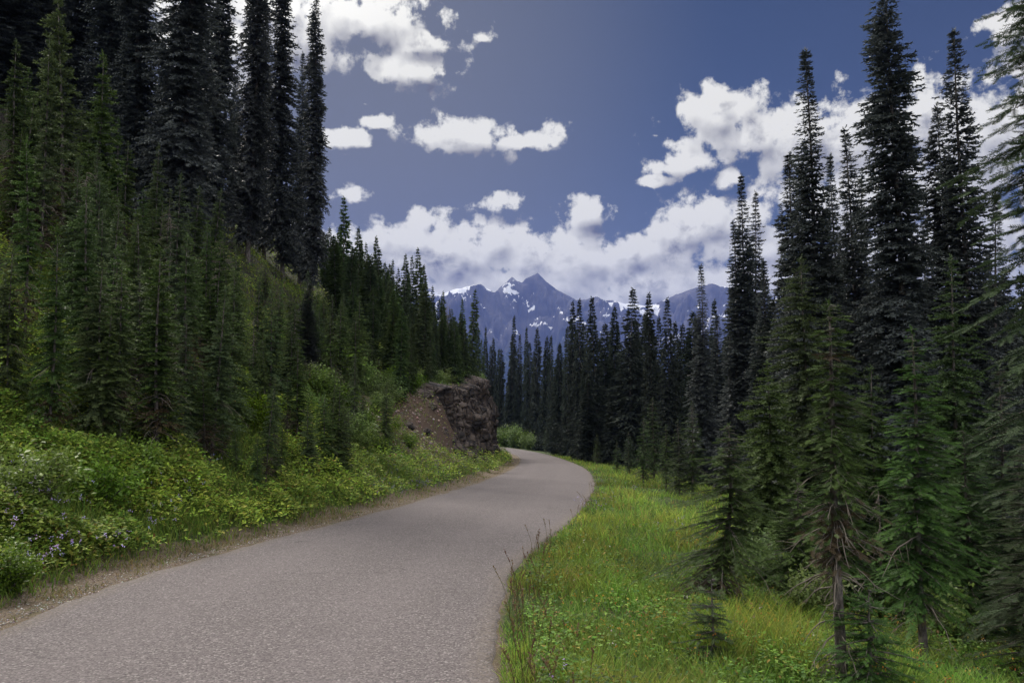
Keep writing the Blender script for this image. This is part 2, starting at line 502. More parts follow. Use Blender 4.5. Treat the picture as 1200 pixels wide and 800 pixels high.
rl = CL[(CL[:, 1] > -60) & (CL[:, 0] > -80)]
seg = np.linalg.norm(np.diff(rl, axis=0), axis=1); cum = np.r_[0, np.cumsum(seg)]
arc = np.unique(np.r_[np.arange(0, 58, 1.0), np.arange(58, 110, .08), np.arange(110, cum[-1], .6)])
rx = np.interp(arc, cum, rl[:, 0]); ry = np.interp(arc, cum, rl[:, 1])
tx = np.gradient(rx, arc); ty = np.gradient(ry, arc); tl = np.hypot(tx, ty); tx /= tl; ty /= tl
_, ryc = lateral(rx, ry)
zr = zroad(ry)
offs = np.r_[-1, -.985, np.linspace(-.95, .95, 13), .985, 1]
V = []; cc = []
wl = fbm(arc*1.3, arc*0+3, 4)*.22+fbm(arc*6, arc*0+9, 2)*.06
wr = fbm(arc*1.1, arc*0+30, 4)*.12+fbm(arc*6, arc*0+50, 2)*.07
for o_ in offs:
    half = HW+(wl if o_ < 0 else wr)*abs(o_)**4
    X = rx+ty*o_*half; Y = ry-tx*o_*half
    drop = -.05 if abs(o_) == 1 else 0
    V.append(np.stack([X, Y, zr+.018*(1-o_*o_)+.010+drop], 1)); cc.append(np.full(len(arc), (o_+1)/2))
V = np.concatenate(V); cc = np.concatenate(cc)
n = len(arc); k = len(offs)
idx = np.arange(n*k).reshape(k, n)
F = np.stack([idx[:-1, :-1].ravel(), idx[1:, :-1].ravel(), idx[1:, 1:].ravel(), idx[:-1, 1:].ravel()], 1)
me = mesh_np('road', V, F, np.stack([cc, cc, cc], 1), [road_material()], smooth=True)
tag(link('road', me), kind='structure')


# ------------------------------------------------------------------ mountains
def mountain_material():
    m, t, b, out = material('mountain_rock')
    geo = t.node('ShaderNodeNewGeometry'); P = geo.outputs['Position']
    sp = t.node('ShaderNodeSeparateXYZ', ins={0: P}); nz = t.node('ShaderNodeSeparateXYZ', ins={0: geo.outputs['Normal']})
    n = t.noise(P, .004, 7, .6); n2 = t.noise(P, .0016, 5, .6); n3 = t.noise(P, .011, 5, .6)
    rock = t.mix(t.ramp(n, .35, .7), (.035, .034, .040), (.12, .115, .12))
    forest = t.mix(n3, (.012, .022, .016), (.03, .05, .03))
    f = t.math('ADD', t.math('ADD', sp.outputs[2], t.math('MULTIPLY', t.math('SUBTRACT', n2, .5), 700)), t.math('MULTIPLY', t.math('SUBTRACT', n, .5), 380))
    c = t.mix(t.ramp(f, 230, 560), forest, rock)
    n4 = t.noise(t.vmath('MULTIPLY', P, (1, .5, 1.6)), .0042, 4, .5)
    sf = t.math('ADD', t.math('MULTIPLY', n3, .35), t.math('MULTIPLY', n4, 1.6))
    sf = t.math('ADD', sf, t.math('MULTIPLY', t.math('SUBTRACT', t.noise(P, .03, 4, .65), .5), .35))
    sf = t.math('ADD', sf, t.math('MULTIPLY', nz.outputs[2], .35))
    hgt = t.math('MULTIPLY', t.ramp(sp.outputs[2], 430, 600), t.ramp(sf, 1.37, 1.41))
    c = t.mix(hgt, c, (.82, .84, .88))
    t.l.new(c, b.inputs['Base Color'])
    b.inputs['Roughness'].default_value = .95
    return m


SKYL = np.array([(-900, 300), (-300, 330), (100, 345), (300, 352), (430, 350), (470, 348), (497, 337), (505, 339), (515, 346), (530, 340), (550, 335), (563, 332), (572, 339), (580, 342), (590, 333), (600, 324), (606, 329), (612, 330),
                 (616, 326), (630, 320), (645, 333), (660, 343), (676, 352), (690, 350), (700, 347), (709, 353), (718, 352), (736, 356), (760, 358), (777, 353), (792, 345), (815, 337), (835, 332), (860, 338), (900, 350), (960, 345), (1050, 335), (1200, 350), (1600, 320), (2200, 330)], float)
ymt = 7000.0
mx_ = (SKYL[:, 0]-600)/FPX*ymt
cp = np.array([(ymt*math.tan(math.atan((400-p)/FPX)+PITCH)) for p in SKYL[:, 1]])+EYE
gx = np.unique(np.r_[np.linspace(-9000, 10500, 300), np.linspace(-1800, 2600, 420)])
gy = np.r_[np.linspace(3600, 5600, 60), np.linspace(5620, 7400, 200), np.linspace(7640, 10500, 40)]
MX, MY = np.meshgrid(gx, gy, indexing='ij')
crest_y = ymt+fbm(MX*.0009, MX*0+5, 3)*0
top = np.interp(MX, mx_, cp)
dd = (MY-crest_y)
ridg = 1-np.abs(fbm(MX*.0016+3, MY*.0007, 5, .55))*4
spur = 1-np.abs(fbm(MX*.0028+9, MY*.0006+2, 4, .5))*3.4
fallf = np.where(dd < 0, (-dd/3000.0), dd/2600.0)
prof = np.clip(1-fallf, 0, 1)**1.25
z = -430+(top+430)*prof
rid2 = 1-np.abs(fbm(MX*.0055+1, MY*.0035+4, 5, .6))*4
rid3 = 1-np.abs(fbm(MX*.012+7, MY*.009+4, 4, .6))*4
env = sstep(0, 240, np.abs(dd))*sstep(1.0, .55, fallf)
z = z+(ridg-.72)*300*env+(spur-.7)*230*env+(rid2-.7)*190*env+(rid3-.7)*85*env+fbm(MX*.006, MY*.006, 4)*90*sstep(0, 120, np.abs(dd))*sstep(1.0, .8, fallf)
lim = EYE+(top-EYE)*(MY/ymt)
z = np.where(dd < 0, np.minimum(z, lim-np.abs(dd)*.02), z)
z = z+np.where(np.abs(dd) < 260, fbm(MX*.02, MY*.008, 3)*22, 0)
nx, ny = MX.shape; idx = np.arange(nx*ny).reshape(nx, ny)
F = np.stack([idx[:-1, :-1].ravel(), idx[1:, :-1].ravel(), idx[1:, 1:].ravel(), idx[:-1, 1:].ravel()], 1)
me = mesh_np('mountains', np.stack([MX.ravel(), MY.ravel(), z.ravel()], 1), F, None, [mountain_material()])
tag(link('mountains', me), kind='structure')

# ------------------------------------------------------------------ haze
HAZE = 8.0e-5
hb = [(-11600, -11600, -480), (11600, -11600, -480), (11600, 11600, -480), (-11600, 11600, -480)]
Vh = hb+[(x, y, 1180) for x, y, _ in hb]
me = mesh_np('haze', Vh, [(0, 3, 2, 1), (4, 5, 6, 7), (0, 1, 5, 4), (1, 2, 6, 5), (2, 3, 7, 6), (3, 0, 4, 7)])
hm = bpy.data.materials.new('haze_air'); hm.use_nodes = True
ht = NT(hm.node_tree); ht.n.clear()
pv = ht.node('ShaderNodeVolumePrincipled', ins={'Density': HAZE, 'Color': (.20, .30, .82, 1), 'Anisotropy': .1})
ho = ht.node('ShaderNodeOutputMaterial'); ht.l.new(pv.outputs[0], ho.inputs['Volume'])
me.materials.append(hm)
tag(link('haze', me), kind='stuff', label='thin blue mountain haze filling the valley air', cat='haze')


# ------------------------------------------------------------------ conifers
def tmpl_near():
    V = []; T = []; tp = []
    def tri(a, b, c, l):
        i = len(V); V.extend([a, b, c]); T.append((i, i+1, i+2)); tp.extend(l)
    N = 8
    for j in range(N):
        x = .02+j/N*.92
        L = .30*(1-.25*j/N)
        for sgn in (-1, 1):
            tri((x-.035, 0, 0), (x+.065, 0, .004), (x+L*.62, sgn*L*.85, .03), (.2, .2, .5))
        if j % 2: tri((x-.03, 0, 0), (x+.05, .0, .0), (x+L*.7, .02, L*.55), (.2, .2, .6))
        else: tri((x-.03, 0, 0), (x+.05, .0, .0), (x+L*.6, -.03, -L*.5), (.0, .0, .2))
    tri((0, -.012, 0), (0, .012, 0), (1.0, 0, 0), (.0, .0, .3))
    tri((.82, -.06, 0), (.82, .06, .01), (1.12, 0, .02), (.7, .7, 1))
    return np.array(V), np.array(T), np.array(tp)


def tmpl_mid():
    V = [(0, -.07, 0), (.0, .07, 0), (1.05, 0, .02), (.0, 0, -.10), (.1, 0, .10), (1.0, .01, -.02)]; T = [(0, 1, 2), (3, 4, 5)]; tp = [0, 0, .8, 0, 0, .8]
    for x, w, sgn, zz in ((.05, .34, 1, .05), (.25, .30, -1, -.05), (.45, .26, 1, .02), (.62, .2, -1, .05), (.08, .34, -1, -.1), (.3, .1, 1, -.28), (.55, .08, -1, .2)):
        i = len(V); V += [(x-.10, 0, 0), (x+.20, 0, .01), (x+.30, sgn*w, zz)]; T.append((i, i+1, i+2)); tp += [.1, .1, .5]
    return np.array(V), np.array(T), np.array(tp)


def tmpl_far():
    V = [(-.1, -.20, 0), (.35, .24, .0), (1.0, 0, .0), (-.1, 0, -.16), (.3, 0, .18), (1.0, .03, -.02), (.1, .1, -.05), (.5, -.1, -.05), (.6, .05, -.38)]
    return np.array(V, float), np.array([(0, 1, 2), (3, 4, 5), (6, 7, 8)]), np.array([0, .2, .7, 0, .3, .8, 0, .1, .3])


TM = {'near': tmpl_near(), 'mid': tmpl_mid(), 'far': tmpl_far()}


def expand(P, D, L, tm, rng, base_t, brown, wid=1.0):
    """put a twig template at each P along D with length L"""
    TV, TT, TP = tm
    D = D/np.linalg.norm(D, axis=1, keepdims=True)
    up = np.tile([0, 0, 1.0], (len(D), 1))+rng.normal(size=D.shape)*.28
    S = np.cross(up, D); S /= np.linalg.norm(S, axis=1, keepdims=True)+1e-9
    U = np.cross(D, S)
    Lc = L[:, None, None]
    V = P[:, None, :]+Lc*(TV[None, :, 0:1]*D[:, None, :]+wid*TV[None, :, 1:2]*S[:, None, :]+wid*TV[None, :, 2:3]*U[:, None, :])
    nv = len(TV)
    F = (TT[None]+(np.arange(len(P))*nv)[:, None, None]).reshape(-1, 3)
    tr = np.clip(base_t[:, None]+TP[None]*.45, 0, 1)
    col = np.stack([tr, np.repeat(brown[:, None], nv, 1), np.zeros_like(tr)], 2).reshape(-1, 3)
    return V.reshape(-1, 3), F, col


def tube(pts, rad, n=6):
    pts = np.asarray(pts, float); k = len(pts)
    d = np.gradient(pts, axis=0); d /= np.linalg.norm(d, axis=1, keepdims=True)+1e-9
    ref = np.array([0, 1, 0]) if abs(d[:, 2]).mean() > .7 else np.array([0, 0, 1.])
    s = np.cross(d, ref); s /= np.linalg.norm(s, axis=1, keepdims=True)+1e-9
    w = np.cross(s, d)
    a = np.arange(n)*2*PI/n
    rad = np.asarray(rad, float)
    V = pts[:, None]+rad[:, None, None]*(np.cos(a)[None, :, None]*s[:, None]+np.sin(a)[None, :, None]*w[:, None])
    i = np.arange(k*n).reshape(k, n); j = np.roll(i, -1, 1)
    F = np.stack([i[:-1].ravel(), j[:-1].ravel(), j[1:].ravel(), i[1:].ravel()], 1)
    F3 = np.vstack([F[:, [0, 1, 2]], F[:, [0, 2, 3]]])
    return V.reshape(-1, 3), F3


class Acc:
    def __init__(s): s.V = []; s.F = []; s.c = []; s.n = 0
    def add(s, V, F, col=None):
        s.V.append(V); s.F.append(np.asarray(F)+s.n); s.n += len(V)
        s.c.append(col if col is not None else np.zeros((len(V), 3)))
    def mesh(s, name, mats, smooth=False):
        return mesh_np(name, np.vstack(s.V), np.vstack(s.F), np.vstack(s.c), mats, smooth=smooth)


def conifer(H, R, seed, lod='mid', base=.06, power=.8, levels=None, nb=7, twsp=None, twl=None, droop=.35, lean=0.0, mat='needles',
            fresh=.25, brownlow=0.0, dead=0, trunk_r=None, ragged=.25, top_up=.35, spiky=0.0, wid=1.0, brown_at=None):
    """returns meshes (trunk, crown, dead branches or None); height H, widest crown radius R"""
    rng = np.random.default_rng(seed)
    levels = levels or int(H/.13)
    twsp = twsp or .06; twl = twl or .14
    N = levels*nb
    t = (np.arange(N)+rng.random(N))/N                       # 0 base of crown .. 1 top
    t = np.where(rng.random(N) < .65, (np.floor(t*levels/2)+.5+rng.normal(size=N)*.09)/(levels/2), t)
    t = np.clip(t, 0, .995)
    hgt = H*(base+(1-base)*t)
    phi = rng.random(N)*2*PI
    # lopsided crown: length varies with side and height
    side = 1+ragged*(np.sin(phi+seed)*.5+.5*np.sin(3*phi+hgt*2.1/H*9+seed))+ragged*.6*np.sin(t*37+seed*1.3+phi)
    prof = (1-t)**power*(1-spiky)+spiky*np.minimum(1, (1-t)*2.2)
    prof *= np.clip((t+.06)/.16, .55, 1)
    L = R*prof*(.62+.45*rng.random(N))*side+.05*R
    L = np.clip(L, .03, None)
    rise = top_up*(t-.35)-droop*(1-t)*.35+rng.normal(size=N)*.08
    bd = np.stack([np.cos(phi), np.sin(phi), rise], 1); bd /= np.linalg.norm(bd, axis=1, keepdims=True)
    lx = lambda h: lean*H*(h/H)**1.6+(.0035 if lean == 0 else .018)*H*np.sin(h/H*7+seed)
    org = np.stack([lx(hgt), .006*H*np.sin(hgt/H*5+seed*2), hgt], 1)
    nt = np.clip((L/twsp).astype(int), 2, 60)
    bi = np.repeat(np.arange(N), nt)
    k = np.arange(len(bi))-np.repeat(np.cumsum(nt)-nt, nt)
    s = (k+rng.random(len(bi))*.8+.3)/nt[bi]
    s = np.clip(s, .04, 1)
    Lb = L[bi]
    P = org[bi]+bd[bi]*(s*Lb)[:, None]
    dz = -droop*Lb*(s**1.6)*.55+.16*Lb*np.clip(s-.6, 0, 1)**2*4*.4
    P[:, 2] += dz
    sg = np.where(k % 2 == 0, 1.0, -1.0)
    sidev = np.stack([-bd[bi, 1], bd[bi, 0], np.zeros(len(bi))], 1)
    tan = bd[bi].copy(); tan[:, 2] += -droop*.8*s+.25*s*s
    D = tan*(.55+.5*s)[:, None]+sidev*(sg*(.95-.5*s))[:, None]+rng.normal(size=P.shape)*.13
    D[:, 2] -= .10+.1*(1-t[bi])
    tw = twl*(1.15-.45*s)*(.7+.6*rng.random(len(bi)))*np.clip(Lb/(R*.4), .45, 1.0)
    fr = fresh*(.3+.9*s)*(.5+rng.random(len(bi))*.8)+.12*t[bi]
    br = np.where(t[bi]+rng.random(len(bi))*.16 < brownlow, .85, 0.0)*(rng.random(len(bi)) < .8)
    if brown_at is not None: br = np.maximum(br, .9*(np.abs(t[bi]-brown_at) < .035)*(rng.random(len(bi)) < .7))
    keep = rng.random(len(bi)) > np.where(t[bi] < brownlow, .45, 0)
    P, D, tw, fr, br = P[keep], D[keep], tw[keep], fr[keep], br[keep]
    crown = Acc()
    crown.add(*expand(P, D, tw, TM[lod], rng, np.clip(fr, 0, 1), br, wid))
    # leader
    n = max(6, int(H*.06/twl*6)); hh = H*(1-.07*np.linspace(1, 0, n))
    P = np.stack([lx(hh), np.zeros(n), hh], 1); P[:, 1] = .006*H*np.sin(hh/H*5+seed*2)
    a = rng.random(n)*2*PI
    crown.add(*expand(P, np.stack([np.cos(a)*.6, np.sin(a)*.6, np.full(n, .9)], 1), np.full(n, twl*.55), TM[lod], rng, np.full(n, fresh), np.zeros(n), wid))
    # trunk
    tr = trunk_r or H*.0062+.012
    hs = np.linspace(-.25, H*.985, 18 if lod != 'far' else 6)
    hc = np.clip(hs, 0, None)
    pts = np.stack([lx(hc), .006*H*np.sin(hc/H*5+seed*2), hs], 1)
    trunk = Acc(); trunk.add(*tube(pts, tr*(1-hc/H)**.8*(1+.35*np.exp(-hc/(tr*4)))+.003, 9 if lod != 'far' else 5))
    if lod == 'near':
        for b_ in rng.choice(N, min(N, 260), replace=False):
            ss = np.linspace(0, .92, 5)
            q = org[b_]+bd[b_]*(ss*L[b_])[:, None]; q[:, 2] += -droop*L[b_]*(ss**1.6)*.55
            trunk.add(*tube(q, np.linspace(.006+.006*L[b_], .0015, 5), 3))
    dm = None
    if dead:
        da = Acc()
        for i in range(dead):
            h = H*rng.uniform(.03, max(base+.25, .4)); a = rng.random()*2*PI; l = R*rng.uniform(.35, 1.1)
            ss = np.linspace(0, 1, 7); wob = rng.normal(size=(7, 3))*.02*l*3; wob[0] = 0
            q = np.stack([lx(h)+np.cos(a)*l*ss, np.sin(a)*l*ss, h+.12*l*ss-.75*l*ss**2], 1)+np.cumsum(wob, 0)*.5
            da.add(*tube(q, np.linspace(.008, .0018, 7)*(H/3)**.5, 4))
            for _ in range(5):
                j = rng.integers(1, 6); d = rng.normal(size=3)*.5+[np.cos(a)*.5, np.sin(a)*.5, -.6]
                q2 = q[j]+d*np.linspace(0, 1, 4)[:, None]*l*.28
                da.add(*tube(q2, np.linspace(.003, .001, 4)*(H/3)**.5, 3))
        dm = da.mesh('dead_branches', [M['twig']])
    return trunk.mesh('trunk', [M['bark']], True), crown.mesh('crown', [M[mat]]), dm


def tree_thing(name, meshes, loc, label, cat, group, rot=0.0, scale=(1, 1, 1)):
    e = bpy.data.objects.new(name, None); C.objects.link(e); e.empty_display_size = .3
    e.location = loc; e.rotation_euler = (0, 0, rot); e.scale = scale
    tag(e, label, cat, group)
    for nm, me in zip(('trunk', 'crown', 'dead_branches'), meshes):
        if me is not None: link(nm, me, e)
    return e


def copy_thing(src, loc, rot, scale, label, group):
    r = src.copy(); C.objects.link(r); r.location = loc; r.rotation_euler = (0, 0, rot); r.scale = scale
    r['label'] = label; r['group'] = group
    for ch in list(src.children):
        c = ch.copy(); C.objects.link(c); c.parent = r
    return r


def spot(px, dep):
    """ground point standing at depth dep under photo column px, and its photo row"""
    x = (px-600)/FPX*dep/math.cos(PITCH)*1.0
    for _ in range(3):
        z = float(hz(x, dep)); X, Yp = project(x, dep, z); x += (px-X)/FPX*dep
    return x, dep, float(hz(x, dep))


def clear_depth(px, dep):
    for _ in range(60):
        x, y, z = spot(px, dep); s0, _yc = lateral([x], [y])
        if s0[0] > HW+1.6: break
        dep += 3
    return dep


def top_height(px, dep, topy):
    x, y, z = spot(px, dep)
    zt = EYE+y*math.tan(math.atan((400-topy)/FPX)+PITCH)
    return (x, y, z), max(zt-z, .3)


PROTO = {}
def proto(key, **kw):
    PROTO[key] = dict(kw=kw, mesh=None, used=None)


# height, radius of each kind as built; every placed tree is scaled from one of these
proto('spire_a', H=16, R=1.25, seed=11, lod='mid', levels=150, nb=9, twsp=.13, twl=.34, power=.85, mat='needles_dark', fresh=.25, droop=.5, ragged=.3, wid=1.15)
proto('spire_b', H=16, R=1.05, seed=12, lod='mid', levels=150, nb=9, twsp=.13, twl=.32, power=.72, mat='needles_dark', fresh=.25, droop=.45, ragged=.35)
proto('spire_c', H=16, R=1.5, seed=13, lod='mid', levels=145, nb=9, twsp=.14, twl=.36, power=.95, mat='needles_dark', fresh=.3, droop=.55, ragged=.28)
proto('column_a', H=18, R=1.15, seed=14, lod='mid', levels=165, nb=9, twsp=.13, twl=.34, power=.52, mat='needles_dark', fresh=.2, droop=.6, ragged=.45, top_up=.1)
proto('column_b', H=18, R=1.3, seed=15, lod='mid', levels=160, nb=9, twsp=.14, twl=.36, power=.6, mat='needles_dark', fresh=.2, droop=.6, ragged=.4, top_up=.15)
for i in range(5):
    proto('far_%d' % i, H=14, R=[1.3, 1.0, 1.6, 1.2, 1.45][i], seed=21+i, lod='far', levels=105, nb=8, twsp=.26, twl=.52, power=[.7, .55, .8, .6, .9][i], mat='needles_far', fresh=.35, droop=.45, ragged=.3, base=.03)
for i in range(3):
    proto('ridge_%d' % i, H=8, R=[.72, .6, .85][i], seed=31+i, lod='far', levels=60, nb=8, twsp=.17, twl=.36, power=[.7, .6, .8][i], mat='needles', fresh=.2, droop=.4, ragged=.45, base=.05)
for i in range(5):
    proto('young_%d' % i, H=5, R=[.80, .55, .95, .60, .72][i], seed=41+i, lod='mid', levels=[44, 36, 46, 34, 40][i], nb=8, twsp=.055, twl=.17, power=[.8, .6, .9, .65, .75][i], mat='needles', fresh=.5, droop=.4, ragged=[.35, .6, .3, .65, .5][i], brownlow=[.05, .25, 0, .42, .2][i], dead=[8, 18, 4, 30, 14][i], base=[.05, .12, .04, .16, .08][i])
for i in range(4):
    proto('near_%d' % i, H=3.4, R=[.62, .55, .7, .6][i], seed=51+i, lod='near', levels=36, nb=8, twsp=.036, twl=.105, power=[.75, .7, .85, .8][i], mat='needles_young', fresh=.5, droop=[.35, .5, .3, .4][i], ragged=.35, dead=[6, 10, 3, 5][i], brownlow=[.0, .12, 0, .08][i], base=[.06, .1, .04, .12][i])


def get_proto(key):
    p = PROTO[key]
    if p['mesh'] is None: p['mesh'] = conifer(**p['kw'])
    return p


def plant_tree(key, pos, height, label, group, name='fir_tree', cat='fir tree', rot=None, widen=1.0):
    p = get_proto(key)
    k = height/p['kw']['H']; sc = (k*widen, k*widen, k)
    rot = random.random()*2*PI if rot is None else rot
    if p['used'] is None:
        p['used'] = tree_thing(name, p['mesh'], pos, label, cat, group, rot, sc); return p['used']
    o = copy_thing(p['used'], pos, rot, sc, label, group)
    tl = .035 if key[0] in 'yr' else .014
    o.rotation_euler = (random.gauss(0, tl), random.gauss(0, tl), rot); o.name = name; o['category'] = cat
    return o


ORD = ['first', 'second', 'third', 'fourth', 'fifth', 'sixth', 'seventh', 'eighth', 'ninth', 'tenth', 'eleventh', 'twelfth', 'thirteenth', 'fourteenth', 'fifteenth',
       'sixteenth', 'seventeenth', 'eighteenth', 'nineteenth', 'twentieth']
TENS = {2: 'twenty', 3: 'thirty', 4: 'forty', 5: 'fifty', 6: 'sixty', 7: 'seventy', 8: 'eighty', 9: 'ninety', 10: 'hundredy'}


def ordw(i):
    if i >= 99: return 'one of the last'
    if i < 20: return ORD[i]
    t_, u_ = divmod(i+1, 10)
    if u_ == 0: return TENS[t_][:-1]+'ieth'
    return TENS[t_]+'-'+ORD[u_-1]


# --- dark spires and columns standing tall on the right (column, depth, row of the tip, kind, widening, label)
for px, dep, ty_, key, wd, lab in [
    (960, 24, 58, 'spire_c', 1.0, 'very tall dark pointed fir left of the broad columnar one, right of the meadow'),
    (940, 28, 180, 'spire_a', 1.05, 'dark fir pressed against the left flank of the very tall pointed one'),
    (1008, 27, 150, 'spire_b', .95, 'tall thin dark fir between the very tall pointed fir and the broad columnar one'),
    (995, 29, 180, 'spire_a', .8, 'slim dark fir tip just left of the thin tall one, behind it'),
    (1024, 29, 205, 'spire_b', .8, 'slim dark fir tucked behind the left side of the columnar giant'),
    (1066, 23, -18, 'column_a', 1.15, 'tallest dark columnar fir on the right, its tip leaving the top of the picture'),
    (1042, 31, 232, 'spire_a', .8, 'short dark spire peeping out left of the columnar giant'),
    (1146, 24, 40, 'spire_b', 1.15, 'tall ragged dark fir near the right edge with a needle thin tip'),
    (1122, 25, 124, 'column_b', .85, 'dark fir with a blunt tip leaning on the left of the ragged right hand one'),
    (1100, 30, 260, 'spire_c', .9, 'low dark fir filling the gap between columnar giant and ragged fir'),
    (1175, 28, 230, 'spire_c', 1.0, 'dark fir in the back at the right edge behind drooping boughs'),
    (878, 40, 205, 'spire_a', 1.0, 'tallest of the dark fir cluster beyond the end of the right hand meadow'),
    (890, 42, 226, 'spire_b', .9, 'second tallest tip of the dark cluster, right beside the tallest'),
    (863, 40, 259, 'spire_b', 1.0, 'left hand spire of the dark cluster beyond the meadow'),
    (901, 37, 305, 'spire_a', .95, 'short pointed fir at the right foot of the dark cluster'),
    (827, 50, 311, 'spire_c', .9, 'lone tall dark spire left of the dark cluster, in front of the snowy ridge'),
    (845, 54, 370, 'spire_b', 1.0, 'lower dark fir between the lone spire and the dark cluster'),
    (915, 33, 350, 'spire_c', 1.1, 'dark low fir joining the cluster to the very tall pointed fir'),
]:
    pos, h = top_height(px, dep, ty_)
    plant_tree(key, pos, h, lab, 'tall dark firs on the right', widen=wd*16/max(h, 12)*1.0 if key.startswith('spire') else wd*18/max(h, 12))

# --- far row of dark firs before the mountain
FAR = [(569, 95, 384), (578, 98, 397), (587, 105, 410), (602, 84, 371), (609, 96, 392), (618, 86, 384), (629, 88, 385), (640, 84, 395), (645, 92, 394), (652, 96, 402), (659, 90, 404), (666, 82, 384), (674, 76, 354), (681, 74, 352),
       (690, 84, 380), (701, 70, 349), (710, 80, 380), (721, 72, 360), (728, 80, 381), (739, 66, 339), (747, 74, 377), (756, 70, 368), (765, 62, 344), (774, 70, 372), (783, 60, 350), (794, 66, 378), (804, 64, 381), (815, 58, 366), (840, 60, 352), (856, 56, 340)]
for i, (px, dep, ty_) in enumerate(FAR):
    dep = clear_depth(px, dep)+(14 if px < 652 else 0)
    pos, h = top_height(px, dep, ty_)
    plant_tree('far_%d' % (i*3 % 5), pos, h, 'dark slender fir, %s from the left in the row against the mountain' % ordw(i), 'row of dark firs against the mountain', name='slender_fir', widen=14/max(h, 9)*random.uniform(.75, 1.2))
# --- the rows that close the gaps behind and below
fill = []
for k in range(70):
    px = 560+k*5.6+random.uniform(-5, 5)
    fill.append((px, random.uniform(62, 100), 405+random.uniform(-14, 42)-max(0, px-820)*.25))
fill.sort()
for i, (px, dep, ty_) in enumerate(fill):
    dep = clear_depth(px, dep)+(14 if px < 652 else 0)
    pos, h = top_height(px, dep, ty_)
    plant_tree('far_%d' % random.randrange(5), pos, h, 'lower dark fir, %s from the left below the mountain' % ordw(i), 'lower firs of the far right hand wood', name='slender_fir', widen=min(1.5, 14/max(h, 8))*random.uniform(.8, 1.3))
back = []
for k in range(34):
    back.append((905+k*9.6+random.uniform(-5, 5), random.uniform(30, 48), random.uniform(300, 420)))
back.sort()
for i, (px, dep, ty_) in enumerate(back):
    pos, h = top_height(px, dep, ty_)
    plant_tree('far_%d' % random.randrange(5), pos, h, 'shadowy fir, %s from the left behind the tall right spires' % ordw(i), 'dark wood behind the tall right hand firs', name='fir_tree', widen=min(1.5, 14/max(h, 8)*1.1))

# --- small light green firs at the edge of the meadow
for px, dep, ty_, lab in [(737, 32, 505, 'small light green fir leading the group at the far meadow edge'), (723, 38, 516, 'smallest light green fir at the far left of the meadow edge'),
                          (754, 30, 488, 'bright young fir in the middle of the meadow edge group'), (766, 36, 466, 'tallest young fir of the meadow edge group'), (781, 28, 498, 'bushy young fir before the dark trunks at the meadow edge'),
                          (797, 26, 492, 'mid green young fir at the right end of the meadow edge group'), (700, 62, 508, 'tiny pale fir near the end of the meadow beside the road bend'), (640, 78, 500, 'tiny fir standing beyond the road bend before the dark row'),
                          (812, 26, 470, 'dark green young fir right of the meadow edge group')]:
    pos, h = top_height(px, clear_depth(px, dep), ty_)
    plant_tree('near_%d' % random.randrange(4), pos, h, lab, 'young firs along the far meadow edge', name='young_fir', cat='young fir', widen=1.15)

